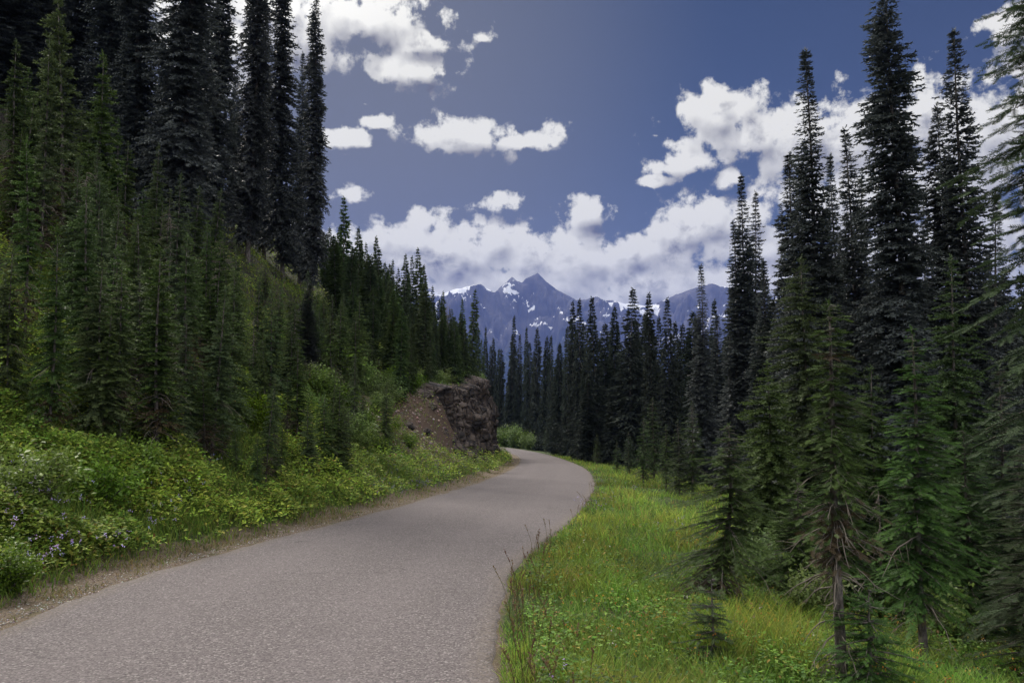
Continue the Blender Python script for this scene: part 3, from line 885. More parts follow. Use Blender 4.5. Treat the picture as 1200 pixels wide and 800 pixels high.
# --- nearer firs on the right, built one by one
near_specs = [
    ('dying_fir', 985, 5.9, 352, dict(R=.31, seed=71, levels=42, nb=8, power=.6, droop=.5, ragged=.55, dead=60, brownlow=.30, base=.33, fresh=.45, trunk_r=.040, brown_at=.78), 'fir with a bare dead lower trunk and brown hanging twigs in the right foreground'),
    ('young_fir', 1083, 7.6, 385, dict(R=.52, seed=72, levels=45, nb=9, power=.7, droop=.4, ragged=.35, dead=10, brownlow=.06, base=.16, fresh=.5, trunk_r=.036), 'healthy green fir right of the dying one with a short bare stem'),
    ('leaning_fir', 848, 8.4, 498, dict(R=.62, seed=73, levels=34, nb=9, power=.7, droop=.45, ragged=.6, dead=18, brownlow=.25, base=.10, fresh=.5, trunk_r=.035, lean=.07), 'scruffy short fir with a crooked pale trunk at the meadow'),
    ('fir_sapling', 836, 6.2, 672, dict(R=.24, seed=74, levels=12, nb=5, power=.7, droop=.1, ragged=.4, base=.15, fresh=.7, trunk_r=.010), 'thin sapling with few branches before the scruffy fir'),
    ('fir_sapling', 1022, 5.7, 690, dict(R=.48, seed=75, levels=13, nb=7, power=.6, droop=.3, ragged=.4, base=.05, fresh=.45, trunk_r=.014), 'low spreading fir at the foot of the dying tree'),
    ('young_fir', 938, 9.5, 565, dict(R=.66, seed=76, levels=27, nb=9, power=.7, droop=.35, ragged=.4, base=.05, fresh=.4), 'dark green bushy fir between the scruffy fir and the dying tree'),
    ('young_fir', 1140, 9.5, 500, dict(R=.72, seed=77, levels=32, nb=9, power=.7, droop=.35, ragged=.35, base=.05, fresh=.38), 'dense green fir right of the healthy one'),
    ('young_fir', 1185, 10.5, 430, dict(R=.9, seed=78, levels=40, nb=9, power=.8, droop=.4, ragged=.35, base=.04, fresh=.34), 'dense dark fir low at the right edge'),
    ('young_fir', 905, 13.5, 425, dict(R=.95, seed=79, levels=45, nb=9, power=.75, droop=.45, ragged=.35, base=.04, fresh=.36), 'pale green fir behind the scruffy one'),
    ('young_fir', 950, 15, 300, dict(R=1.25, seed=80, levels=62, nb=9, power=.7, droop=.45, ragged=.35, base=.04, fresh=.32), 'broad grey green fir in front of the very tall pointed spire'),
    ('young_fir', 1030, 12.5, 430, dict(R=.9, seed=81, levels=43, nb=9, power=.7, droop=.45, ragged=.3, base=.04, fresh=.3), 'shaded fir standing behind the dying and the healthy fir'),
    ('young_fir', 1130, 14, 300, dict(R=1.2, seed=82, levels=62, nb=9, power=.8, droop=.5, ragged=.35, base=.04, fresh=.3), 'large green fir below the ragged spire near the right edge'),
    ('fir_tree', 1262, 8.6, -150, dict(R=1.22, seed=83, levels=70, nb=6, power=.42, droop=.6, ragged=.35, base=.04, fresh=.30, twl=.16, twsp=.045), 'big close fir reaching its drooping boughs in from the right edge'),
    ('young_fir', 1215, 7.4, 520, dict(R=.75, seed=84, levels=29, nb=9, power=.7, droop=.35, ragged=.35, base=.04, fresh=.4), 'green fir in the bottom right corner'),
    ('young_fir', 1065, 10.5, 560, dict(R=.6, seed=85, levels=27, nb=9, power=.8, droop=.4, ragged=.35, base=.04, fresh=.35), 'small fir half hidden behind the healthy fir'),
    ('young_fir', 990, 10.8, 520, dict(R=.7, seed=86, levels=29, nb=9, power=.8, droop=.4, ragged=.35, base=.04, fresh=.35), 'small fir directly behind the trunk of the dying tree'),
]
for nm, px, dep, ty_, kw, lab in near_specs:
    pos, h = top_height(px, dep, ty_)
    kw = dict(kw); kw.setdefault('twsp', .028 if dep < 9 else .045); kw.setdefault('twl', .085 if dep < 9 else .12); kw.setdefault('wid', 1.25)
    lod = 'near' if dep < 12 else 'mid'
    ms = conifer(H=h, lod=lod, mat='needles_young' if dep < 12 else 'needles', **kw)
    tree_thing(nm, ms, pos, lab, 'sapling' if nm == 'fir_sapling' else 'fir tree', 'near firs on the right', rot=.0)

# --- dead grey snags
sn = []
for sd in (131, 132):
    a_, b_, c_ = conifer(H=7, R=.7, seed=sd, lod='mid', levels=10, nb=4, dead=70, base=.75, ragged=.4, trunk_r=.075)
    sn.append(dict(kw=dict(H=7), mesh=(a_, None, c_), used=None))
PROTO['snag_0'], PROTO['snag_1'] = sn
for px, dep, ty_, lab in [(137, 15, 330, 'dead grey snag leaning over the leafy bank on the left'), (96, 19, 200, 'dead grey snag among the dark young firs at left'), (196, 21, 250, 'thin dead snag under the broadest giant fir'),
                          (250, 23, 300, 'dead snag in the middle of the left thicket'), (345, 26, 360, 'short grey snag near the end of the thicket'), (212, 17, 400, 'short dead snag low on the left bank'), (296, 22, 370, 'dead snag right of the middle of the thicket'),
                          (524, 76, 350, 'thin dead snag on the ridge above the rock face'), (905, 16, 520, 'dead snag in the shade right of the meadow'), (1035, 11, 560, 'dead snag behind the dying fir')]:
    pos, h = top_height(px, dep, ty_)
    plant_tree('snag_%d' % random.randrange(2), pos, h, lab, 'dead grey snags', name='dead_snag', cat='dead tree')

# --- giants on the left hillside
for px, dep, ty_, key, wd, lab in [
    (366, 50, -8, 'column_a', .95, 'rightmost giant dark fir on the left slope, its tip touching the top of the picture'),
    (330, 48, -70, 'column_b', 1.05, 'giant dark fir second from the right on the left slope'),
    (350, 54, 60, 'spire_b', .9, 'dark fir wedged behind the two rightmost giants'),
    (291, 46, -150, 'column_a', 1.15, 'giant dark fir right of the widest bright gap on the left slope'),
    (310, 56, 0, 'spire_a', 1.0, 'dark fir seen between two giants on the left slope'),
    (215, 36, -260, 'column_b', 1.5, 'broadest dark fir on the left slope, left of the bright gap'),
    (245, 42, -120, 'spire_c', 1.1, 'dark fir overlapping the right side of the broadest one'),
    (158, 37, -230, 'column_a', 1.2, 'giant dark fir left of the thin bright gap with a visible thick trunk'),
    (120, 40, -180, 'spire_c', 1.25, 'giant dark fir behind the pale spires at the upper left'),
    (85, 42, -210, 'column_b', 1.25, 'giant dark fir in the shade at the upper left'),
    (40, 40, -230, 'column_a', 1.35, 'second giant dark fir from the left edge'),
    (2, 38, -220, 'column_b', 1.4, 'giant dark fir at the left edge'),
    (272, 58, 90, 'spire_a', 1.0, 'smaller dark fir standing in the bright gap of the left slope'),
    (188, 52, 40, 'spire_c', 1.1, 'smaller dark fir in the thin gap beside the thick trunk'),
    (-60, 38, -160, 'spire_c', 1.3, 'giant dark fir just beyond the left edge'), (-140, 34, -240, 'column_b', 1.3, 'second giant fir beyond the left edge'), (-230, 36, -200, 'spire_a', 1.3, 'third giant fir beyond the left edge'), (-330, 34, -260, 'column_a', 1.3, 'outermost giant fir beyond the left edge'),
    (60, 56, -100, 'spire_c', 1.3, 'dark fir in the back row at the upper left'), (140, 58, -80, 'spire_c', 1.2, 'dark fir in the back row behind the thick trunk'),
    (232, 56, 10, 'spire_a', 1.2, 'dark back row fir behind the broadest giant'),
]:
    pos, h = top_height(px, dep, ty_)
    plant_tree(key, pos, h, lab, 'giant dark firs on the left slope', widen=wd*17/max(h, 12), name='giant_fir')

# --- ridge line firs stepping down to the bend
RIDGE = [(401, 54, 231), (419, 58, 267), (428, 62, 285), (437, 60, 300), (448, 60, 279), (457, 64, 305), (466, 66, 315), (474, 66, 299), (481, 68, 301), (489, 68, 291), (495, 72, 310), (503, 74, 330), (509, 72, 336), (518, 76, 342), (524, 78, 362), (531, 78, 362), (538, 80, 372), (544, 76, 351),
         (552, 72, 339), (559, 80, 378), (565, 84, 398)]
for i, (px, dep, ty_) in enumerate(RIDGE):
    pos, h = top_height(px, dep, ty_)
    plant_tree('ridge_%d' % (i % 3), pos, h, 'thin ridge fir, %s from the top of the slope going down to the bend' % ordw(i), 'thin firs along the left ridge', name='ridge_fir', widen=.9)
mid_l = []
for k in range(84):
    px = 385+k*2.2+random.uniform(-6, 6)
    dep = random.uniform(42, 80)
    mid_l.append((px, dep))
mid_l.sort()
for i, (px, dep) in enumerate(mid_l):
    x, y, z = spot(px, dep)
    s0, yc0, u0, v0, c0 = zones([x], [y])
    if u0[0] < 4.6: continue
    h = random.uniform(2.6, 5.6)
    plant_tree('ridge_%d' % random.randrange(3), (x, y, z), h, 'small dark fir, %s from the left above the rock cut' % ordw(i), 'small firs above the rock cut', name='ridge_fir', widen=1.5)

# --- pale spires and young firs of the left bank
for px, dep, ty_, key, wd, lab in [
    (46, 19, 42, 'young_1', .75, 'pale green spire with a thin tip at the upper left'),
    (76, 24, -12, 'young_1', .95, 'tall pale spire right of the thin tipped one at the upper left'),
    (10, 21, 48, 'young_3', .8, 'pale fir with a bare stem at the left edge'),
    (110, 22, 62, 'young_0', .8, 'grey green fir right of the tall pale spire'),
    (181, 26, 168, 'young_3', .7, 'small pale fir below the thin bright gap'),
    (58, 12.5, 268, 'young_4', .85, 'bright young fir with a bare lower stem on the left bank'),
    (6, 12.5, 285, 'young_2', .9, 'bright young fir at the left edge of the bank'),
    (98, 14.5, 215, 'young_0', 1.0, 'dark green young fir behind the bright one with the bare stem'),
    (128, 16, 235, 'young_1', .85, 'slim young fir above the middle of the left bank'),
    (160, 15, 315, 'young_3', .9, 'young fir with a grey leaning stem over the leafy bank'),
    (118, 13.5, 360, 'young_2', .95, 'stout young fir low on the bank above the purple flowers'),
    (205, 20, 205, 'young_4', .75, 'slim pale young fir under the broadest giant'),
    (222, 22, 258, 'young_1', .8, 'young fir just right of the slim pale one'),
    (240, 21, 262, 'young_0', .7, 'pale forked young fir in the middle of the left slope'),
    (262, 22, 315, 'young_3', .8, 'young fir with brown lower boughs in the middle of the left slope'),
    (281, 24, 282, 'young_2', .7, 'light green young fir tip under the gap between the giants'),
    (300, 25, 318, 'young_1', .7, 'light green young fir right of the middle of the slope'),
    (325, 27, 330, 'young_4', .7, 'young fir below the rightmost giants'),
    (361, 28, 334, 'spire_b', 2.3, 'narrow very dark young fir before the bright shrubs'),
    (190, 17, 360, 'young_0', .8, 'young fir in the lower middle of the left bank'),
    (215, 18, 405, 'young_3', .85, 'brownish young fir low on the left bank'),
    (250, 19.5, 415, 'young_1', .85, 'young fir low on the bank above the narrow gravel edge'),
    (285, 21, 430, 'young_2', .8, 'low dark young fir near the end of the leafy bank'),
    (320, 23, 440, 'young_3', .85, 'low young fir with dead twigs at the right end of the thicket'),
    (345, 25, 465, 'young_0', .85, 'low dense young fir near the thicket end'),
    (378, 28, 478, 'young_4', .9, 'last low young fir before the scree'),
    (30, 15, 160, 'young_1', .8, 'dim young fir between the two left edge firs and the pale spire'),
    (405, 34, 425, 'young_3', .9, 'young fir among the bright shrubs'),
    (425, 38, 435, 'young_0', .9, 'small fir above the scree'),
]:
    pos, h = top_height(px, dep, ty_)
    plant_tree(key, pos, h, lab, 'young firs on the left bank', name='young_fir', cat='young fir', widen=wd*1.0)
ys = []
for k in range(130):
    dep = 15+32*random.random()**1.2
    px = random.uniform(-30, 440)
    ys.append((px, dep))
for k in range(75):
    ys.append((random.uniform(110, 335), random.uniform(12, 26)))
for k in range(60):
    ys.append((random.uniform(335, 465), random.uniform(20, 42)))
ys.sort()
for k in range(40):
    ys.append((random.uniform(-420, -30), random.uniform(12, 40)))
ys.sort()
cnt = {}
for i, (px, dep) in enumerate(ys):
    x, y, z = spot(px, dep)
    s0, yc0, u0, v0, c0 = zones([x], [y])
    if u0[0] < (1.8 if dep > 12.5 else 3.2) or (30 < yc0[0] < 48 and u0[0] < 6.5): continue
    h = (1.0+3.0*random.random()**1.9)*(1+.02*(dep-16))*(.72 if px > 325 else 1)
    if px > 345 and random.random() < .25: continue
    row = 'lowest row' if dep < 18 else 'middle row' if dep < 24 else 'upper row' if dep < 32 else 'highest row'
    cnt[row] = cnt.get(row, 0)+1
    plant_tree('young_%d' % random.randrange(5), (x, y, z), h, 'young fir, %s from the left in the %s of the left thicket' % (ordw(cnt[row]-1), row), 'thicket of young firs on the left slope', name='young_fir', cat='young fir', widen=random.uniform(.75, 1.25)*(1.15 if h < 2.5 else 1))


# ------------------------------------------------------------------ rock cut and boulders
def rock_material():
    m, t, b, out = material('cut_rock')
    tcn = t.node('ShaderNodeTexCoord'); P = tcn.outputs['Object']
    mp = t.node('ShaderNodeMapping', ins={0: P, 3: (1, 1, .5)})
    n = t.noise(mp.outputs[0], 1.2, 7, .65); n2 = t.noise(P, 9.0, 5, .7)
    vor = t.node('ShaderNodeTexVoronoi', feature='DISTANCE_TO_EDGE', ins={'Scale': 1.7, 'Vector': mp.outputs[0]})
    c = t.mix(t.ramp(n, .36, .66), (.050, .042, .042), (.20, .165, .15))
    c = t.mix(t.ramp(n2, .5, .68), c, (.17, .11, .075))
    c = t.mix(t.ramp(t.noise(P, .5, 4, .6), .5, .62), c, (.045, .042, .045))
    c = t.mix(t.math('SUBTRACT', 1.0, t.ramp(vor.outputs['Distance'], .0, .05)), c, (.03, .026, .026))
    t.l.new(c, b.inputs['Base Color'])
    bp = t.node('ShaderNodeBump', ins={'Strength': .9, 'Distance': .22, 'Height': t.math('ADD', n2, t.ramp(vor.outputs['Distance'], 0, .1))})
    t.l.new(bp.outputs[0], b.inputs['Normal'])
    return m


M['rock'] = rock_material()


def edge_pt(y):
    """centre line point and right-hand normal at road position y"""
    i = np.searchsorted(CL[:180, 1], y) if False else int(np.argmin(np.abs(CL[:, 1]-y)+(CL[:, 0] < -30)*99))
    a, b_ = CL[max(i-1, 0)], CL[min(i+1, len(CL)-1)]
    d = (b_-a)/np.linalg.norm(b_-a)
    x = np.interp(y, CL[(CL[:, 1] < 128), 1], CL[(CL[:, 1] < 128), 0])
    return np.array([x, y]), np.array([d[1], -d[0]])


ya = np.linspace(37, 94, 260); hv = np.linspace(0, 1, 60)
V = []
for i, y in enumerate(ya):
    c, nrm = edge_pt(y)
    env = sstep(37, 43, np.array([y]))[0]*(1-sstep(87, 92, np.array([y]))[0])
    zb = float(zroad(np.array([y]))[()] if np.ndim(zroad(np.array(y))) == 0 else zroad(np.array([y]))[0])
    for h in hv:
        # front goes up, then the top folds back into the hill
        if h < .8: u = 2.3+1.2*(h/.8)**1.3; zz = .1+5.0*(h/.8)
        else: u = 3.5+4.5*(h-.8)/.2; zz = 5.1+.9*(h-.8)/.2
        sk = y+zz*.35; bl = vnoise(np.array([sk*.6+31]), np.array([zz*.33]))[0]; b2 = vnoise(np.array([sk*1.9+3]), np.array([zz*.9+8+sk*.2]))[0]; b3 = vnoise(np.array([sk*5.1]), np.array([zz*2.1]))[0]
        q = lambda v, n: math.floor(v*n)/n
        out_ = (q(bl, 5)-.5)*2.2+(q(b2, 4)-.5)*1.0+(q(b3, 3)-.5)*.35
        out_ *= 1 if h < .8 else (1-h)/.2
        zz = .1+(zz-.1)*(.35+.65*env)*float(cliff_gain(np.array([y]))[0])
        u2 = u-out_*env+(1-env)*1.8
        p = c-nrm*(HW+u2)
        V.append((p[0], p[1], zb+zz-.35*(1-env)))
V = np.array(V); n, k = len(ya), len(hv); idx = np.arange(n*k).reshape(n, k)
F = np.stack([idx[:-1, :-1].ravel(), idx[1:, :-1].ravel(), idx[1:, 1:].ravel(), idx[:-1, 1:].ravel()], 1)
org = V.mean(0); me = mesh_np('rock_face', V-org, F, None, [M['rock']])
o = link('rock_face', me, None, org)
tag(o, 'blocky brown grey rock face cut beside the inner bend of the road', 'rock face')


def boulder(r, seed, squash=.7):
    bpy_mesh = bpy.data.meshes.new('boulder')
    import bmesh
    bm = bmesh.new(); bmesh.ops.create_icosphere(bm, subdivisions=3, radius=r)
    rr = random.Random(seed); planes = [(Vector((rr.gauss(0, 1), rr.gauss(0, 1), rr.gauss(0, 1))).normalized(), rr.uniform(.6, .9)*r) for _ in range(11)]
    for v in bm.verts:
        for pn, pd in planes:
            d = v.co.dot(pn)
            if d > pd: v.co -= pn*(d-pd)
        v.co.z *= squash
        v.co += Vector((rr.gauss(0, .01), rr.gauss(0, .01), rr.gauss(0, .01)))*r
    bm.to_mesh(bpy_mesh); bm.free(); bpy_mesh.materials.append(M['rock'])
    return bpy_mesh


CLIFF_TOP = True
for i, (px, dep, r, lab) in enumerate([(577, 66, .9, 'rounded dark boulder at the right foot of the rock face by the road'), (560, 62, .45, 'small boulder left of the rounded one at the foot of the rock face'),
                                       (463, 33, .28, 'pale stone high on the scree'), (445, 34, .22, 'pale stone at the upper left of the scree'), (470, 30, .2, 'small stone in the middle of the scree'),
                                       (455, 27.5, .22, 'grey stone low in the grass below the scree'), (42, 10.5, .22, 'grey stone peeping from leaves at the left edge'), (480, 36, .3, 'brown stone under the firs at the top of the scree'),
                                       (500, 38, .3, 'brown block at the left foot of the rock face')]):
    x, y, z = spot(px, dep)
    o = link('boulder', boulder(r, i+5), None, (x, y, z+r*.25)); tag(o, lab, 'boulder', 'boulders and stones of the left slope')


# ------------------------------------------------------------------ leafy shrubs
def shrub_mesh(seed, R=.8, H=1.3, n=2600, leaf=.09):
    rng = np.random.default_rng(seed)
    st = Acc(); lv = Acc()
    ns = 12; tips = []
    for i in range(ns):
        a = rng.random()*2*PI; o_ = rng.uniform(.2, 1)*R; h = H*rng.uniform(.6, 1.05)*(1-.35*(o_/R)**2)
        s = np.linspace(0, 1, 7)[:, None]
        q = np.hstack([np.cos(a)*o_*s**1.2, np.sin(a)*o_*s**1.2, h*s])+np.cumsum(rng.normal(size=(7, 3))*.012, 0)
        q[0, 2] = -.1
        st.add(*tube(q, np.linspace(.011, .003, 7), 4)); tips.append(q)
    tips = np.array(tips)
    bi = rng.integers(0, ns, n); si = np.clip(rng.random(n)**.6*6, 0, 5.999); i0 = si.astype(int); f = (si-i0)[:, None]
    P = tips[bi, i0]*(1-f)+tips[bi, i0+1]*f+rng.normal(size=(n, 3))*[.13*R, .13*R, .09*H]
    P[:, 2] = np.clip(P[:, 2], .03, None)
    D = rng.normal(size=(n, 3))+[0, 0, .35]+np.c_[P[:, :2]*1.2, np.zeros(n)]
    TV = np.array([(0, 0, 0), (.45, -.27, .05), (1, 0, -.05), (.45, .27, .05)]); TT = np.array([(0, 1, 2), (0, 2, 3)])
    lv.add(*expand(P, D, leaf*rng.uniform(.6, 1.3, n), (TV, TT, np.array([0, .2, .3, .2])), rng, rng.random(n)*.75, (rng.random(n) < .02)*.8))
    return st.mesh('stems', [M['bark']]), lv.mesh('foliage', [M['leaves']])


SH = [shrub_mesh(90+i, n=2400) for i in range(3)]
SHP = {}


def plant_shrub(i, pos, sc, label, group):
    if i not in SHP:
        e = bpy.data.objects.new('leafy_shrub', None); C.objects.link(e); e.location = pos; e.scale = sc; e.rotation_euler = (0, 0, random.random()*6)
        tag(e, label, 'shrub', group); link('stems', SH[i][0], e); link('foliage', SH[i][1], e); SHP[i] = e; return e
    return copy_thing(SHP[i], pos, random.random()*6, sc, label, group)


for i, (px, dep, s0, lab) in enumerate([(448, 37, 1.1, 'bush on the left edge of the scree'), (440, 33, 1.0, 'low bush under the left edge of the scree'), (462, 41, 1.2, 'bush overhanging the top of the scree'), (478, 44, 1.3, 'dark bush above the join of scree and rock face'), (455, 30, .8, 'low bush in the grass below the scree'), (385, 33, 1.5, 'bright leafy shrub highest on the open left slope'), (398, 35, 1.6, 'bright shrub just right of the highest one'), (372, 31, 1.3, 'bright shrub left of the highest one, beside the narrow dark fir'), (415, 36, 1.5, 'bright yellow green shrub in the middle of the open slope'),
                                        (430, 37, 1.3, 'bright shrub right above the scree'), (441, 39, 1.2, 'lowest bright shrub of the open slope at the scree edge'), (408, 32, 1.1, 'low shrub under the bright ones'), (395, 28, 1.1, 'green shrub above the lower verge before the scree'),
                                        (425, 28, .9, 'small green shrub on the lower verge before the scree'), (232, 17, .9, 'dark leafy shrub under the young firs near the gravel edge'), (120, 11.5, .8, 'leafy shrub in the middle of the flowery bank'),
                                        (20, 10, .9, 'large leafy shrub at the left edge of the bank'), (300, 19, .9, 'leafy shrub on the bank end, above the gravel strip'), (160, 12.8, .8, 'leafy shrub under the leaning stem'), (345, 23, .8, 'small leafy shrub at the end of the thicket'),
                                        (8, 8.2, .5, 'low dark leafy plant at the bottom left verge')]):
    pos = spot(px, dep); plant_shrub(i % 3, (pos[0], pos[1], pos[2]-.05), (s0, s0, s0*.8), lab, 'leafy shrubs of the left slope')
for k in range(34):
    px, dep = random.uniform(300, 455), random.uniform(24, 42)
    x, y, z = spot(px, dep); s0, yc0, u0, v0, c0 = zones([x], [y])
    if u0[0] < 2.5 or c0[0] > .2 or (yc0[0] > 27 and u0[0] < 7.5): continue
    s1 = random.uniform(.6, 1.3); plant_shrub(k % 3, (x, y, z-.05), (s1, s1, s1*.75), 'bright shrub in the green patch between the thicket and the scree', 'shrubs of the open green patch')
for i, (px, dep, s0, lab) in enumerate([(582, 96, 2.0, 'bright bush left of the others beyond the road bend'), (592, 98, 2.4, 'tallest bright bush beyond the road bend'), (602, 97, 2.1, 'bright bush in the middle beyond the road bend'), (612, 95, 1.9, 'bright bush right of the middle beyond the bend'),
                                        (621, 90, 1.6, 'low bright bush at the right end beyond the bend'), (672, 60, .9, 'pale low bush on the far meadow edge'), (655, 68, 1.0, 'round pale bush by the outer road edge'),
                                        (905, 10.5, .7, 'low leafy bush at the foot of the scruffy fir'), (950, 8.2, .5, 'small leafy plant in the meadow before the dying fir'), (1110, 9, .6, 'low leafy bush between the right hand firs'), (660, 4.9, .30, 'small leafy plant at the lower meadow corner'), (720, 5.2, .28, 'small bright leafy plant in the meadow front')]):
    pos = spot(px, clear_depth(px, dep))
    if i < 5:
        # these stand on the outer bank of the bend
        pos = spot(px, clear_depth(px, 118)+1+i % 2*2); s0 *= 1.35
    plant_shrub(i % 3, (pos[0], pos[1], pos[2]-.05), (s0*1.1, s0*1.1, s0), lab, 'leafy bushes right of the road')


for k in range(8):
    y = random.uniform(30, 46); c, nrm = edge_pt(y); u = random.uniform(1.8, 6.5); p = c-nrm*(HW+u); zt = float(hz(p[0], p[1])); s0 = random.uniform(.3, .75)
    plant_shrub(k % 3, (p[0], p[1], zt-.05), (s0, s0, s0*.7), 'low shrub scattered over the brown scree', 'low shrubs on the scree')
for k, y in enumerate(np.linspace(38, 89, 16)):
    c, nrm = edge_pt(y); u = random.uniform(4.3, 6.2); p = c-nrm*(HW+u); zt = float(hz(p[0], p[1])); s0 = random.uniform(.8, 1.3)
    plant_shrub(k % 3, (p[0], p[1], zt-.1), (s0, s0, s0*.8), 'leafy shrub on top of the rock face, %s from its near end' % ordw(k), 'shrubs on top of the rock face')
for k, y in enumerate(np.linspace(37, 90, 26)):
    c, nrm = edge_pt(y); u = random.uniform(4.6, 8.5); p = c-nrm*(HW+u); zt = float(hz(p[0], p[1]))
    plant_tree('ridge_%d' % (k % 3), (p[0], p[1], zt-.1), random.uniform(2.2, 6.0), 'small fir on top of the rock face, %s from its near end' % ordw(k), 'small firs on top of the rock face', name='ridge_fir', widen=1.35)


# ------------------------------------------------------------------ ground cover
def blade_mesh(x, y, h, w, lean, cols, name, mat='tinted'):
    n = len(x); rng = RNG
    z = hz(x, y)-.02
    a = rng.random(n)*2*PI; b_ = rng.random(n)*2*PI
    ca, sa = np.cos(a), np.sin(a); lx, ly = np.cos(b_)*lean, np.sin(b_)*lean
    def lvl(f, ww):
        cx = x+lx*h*f*f; cy = y+ly*h*f*f; cz = z+h*f*(1-.25*lean*f)
        return np.stack([cx-ca*w*ww, cy-sa*w*ww, cz], 1), np.stack([cx+ca*w*ww, cy+sa*w*ww, cz], 1)
    p0, p1 = lvl(0, 1); p2, p3 = lvl(.5, .75); p4, _ = lvl(1, 0)
    V = np.stack([p0, p1, p2, p3, p4], 1).reshape(-1, 3)
    T = np.array([(0, 1, 3), (0, 3, 2), (2, 3, 4)])
    F = (T[None]+(np.arange(n)*5)[:, None, None]).reshape(-1, 3)
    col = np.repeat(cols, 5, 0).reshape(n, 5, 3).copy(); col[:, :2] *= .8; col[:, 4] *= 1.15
    return V, F, col.reshape(-1, 3)


def palette(n, cols, wts, var=.25):
    c = np.array(cols)[RNG.choice(len(cols), n, p=np.array(wts)/sum(wts))]
    return np.clip(c*(1+var*RNG.normal(size=(n, 1))), .004, 1)*1.0*(1+.08*RNG.normal(size=(n, 3)))


def scatter(n, side, dmin, dmax, wfun, u0=.1, pw=1.0, clump=0.0):
    """points beside the road; density falls off with distance"""
    q = RNG.random(n)
    y = (dmin**(-pw)+(dmax**(-pw)-dmin**(-pw))*q)**(-1/pw)
    u = u0+RNG.random(n)*(wfun(y)-u0)
    ex = np.interp(y, CL[(CL[:, 1] < 128), 1], CL[(CL[:, 1] < 128), 0])
    x = ex+side*(HW*1.03+u)
    px, _ = project(x, y, hz(x, y))
    s, yc = lateral(x, y)
    uu = np.abs(s)-HW
    ok = (px > -420) & (px < 1450) & (np.sign(s) == side) & (uu > min(u0*.8, u0))
    return x[ok], y[ok], uu[ok], yc[ok]


GREENS = [(.13, .21, .035), (.175, .25, .042), (.22, .26, .055), (.09, .16, .03), (.23, .23, .075), (.18, .12, .05)]
# meadow grass on the right
acc = Acc()
x, y, u, yc = scatter(370000, 1, 3.2, 100, lambda y: np.minimum(4.5+y*.35, 14), -.07, .9)
patch = fbm(x*.9, y*.9, 3)
fine = fbm(x*3.1+7, y*3.1, 2)
keep = RNG.random(len(x)) < np.clip(.75+patch*1.6+fine, .15, 1)*np.clip((u+.12)/.2, .3, 1)
x, y, u, patch = x[keep], y[keep], u[keep], patch[keep]
h = (.08+.20*RNG.random(len(x))**1.8)*np.clip(.45+u/.9, .45, 1.15)*(1+patch*1.2)*(1+y*.004)
w = .0028*(1+y/9)
pal = palette(len(x), GREENS, [3.4, 4.2, 2.2, 2.2, .6, .2])*1.2
pal *= (1+patch[:, None]*np.array([1.1, .5, .3]))
p2 = fbm(x*1.7+33, y*1.1+5, 3)[:, None]; p3 = fbm(x*.6+71, y*.5+15, 3)[:, None]
pal *= np.clip(1+p2*np.array([-.15, .55, .15])+p3*1.4, .32, 1.6)
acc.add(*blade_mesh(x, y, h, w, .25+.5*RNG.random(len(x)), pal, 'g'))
# herb leaves in the meadow
x, y, u, yc = scatter(190000, 1, 3.2, 60, lambda y: np.minimum(4+y*.35, 12), .15, 1.0)
patch = fbm(x*1.5+60, y*1.5, 3); keep = RNG.random(len(x)) < sstep(-.06, .2, patch)*.9+.10
x, y = x[keep], y[keep]; n = len(x)
LT = (np.array([(0, 0, 0), (.45, -.28, .06), (1, 0, -.04), (.45, .28, .06)]), np.array([(0, 1, 2), (0, 2, 3)]), np.array([0, .2, .3, .2]))


def leaves(x, y, z, size, cols, rng=RNG):
    n = len(x); D = rng.normal(size=(n, 3)); D[:, 2] = D[:, 2]*.3+.12
    V, F, c = expand(np.stack([x, y, z], 1), D, size, LT, rng, np.zeros(n), np.zeros(n))
    return V, F, np.repeat(cols, 4, 0)


acc.add(*leaves(x, y, hz(x, y)+RNG.random(n)**.6*.24, (.014+.030*RNG.random(n))*(1+y*.03), palette(n, [(.12, .21, .035), (.17, .27, .05), (.075, .14, .03), (.26, .20, .05)], [2, 1.6, 2, .35])*np.clip(1+2.2*fbm(x*1.3+11, y*1.3+3, 3), .35, 1.5)[:, None]))
tag(link('meadow_grass', acc.mesh('meadow_grass', [M['tinted']])), 'yellow green meadow grass and herbs covering the verge right of the road', 'grass', kind='stuff')

# grass and herbs on the left bank
acc = Acc()
x, y, u, yc = scatter(260000, -1, 5, 90, lambda y: np.minimum(3.5+y*.28, 14), .5, 1.0)
scr = np.clip((sstep(27, 31, yc)*(1-sstep(86, 92, yc))*sstep(1.6, 2.6, u)*(1-sstep(5.5, 8.0, u)))*(.98+fbm(x*.7, y*.7, 3)*2.6), 0, 1)
patch = fbm(x*.8+9, y*.8, 3)
keep = RNG.random(len(x)) < np.clip((u-.5)/.7, .05, 1)*np.clip(.7+patch*1.5, .1, 1)*(1-.93*scr)
x, y, u, patch = x[keep], y[keep], u[keep], patch[keep]
h = (.07+.26*RNG.random(len(x))**1.3)*np.clip((u-.1)/.8, .3, 1.25)
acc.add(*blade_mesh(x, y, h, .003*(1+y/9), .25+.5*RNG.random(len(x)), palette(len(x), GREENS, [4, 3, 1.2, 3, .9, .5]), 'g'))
x, y, u, yc = scatter(760000, -1, 5, 95, lambda y: np.minimum(4+y*.45, 30), .7, .75)
scr = np.clip((sstep(27, 31, yc)*(1-sstep(86, 92, yc))*sstep(1.6, 2.6, u)*(1-sstep(5.5, 8.0, u)))*(.98+fbm(x*.7, y*.7, 3)*2.6), 0, 1)
patch = fbm(x*1.4+20, y*1.4, 3); patch2 = fbm(x*.5+2, y*.5+8, 2)
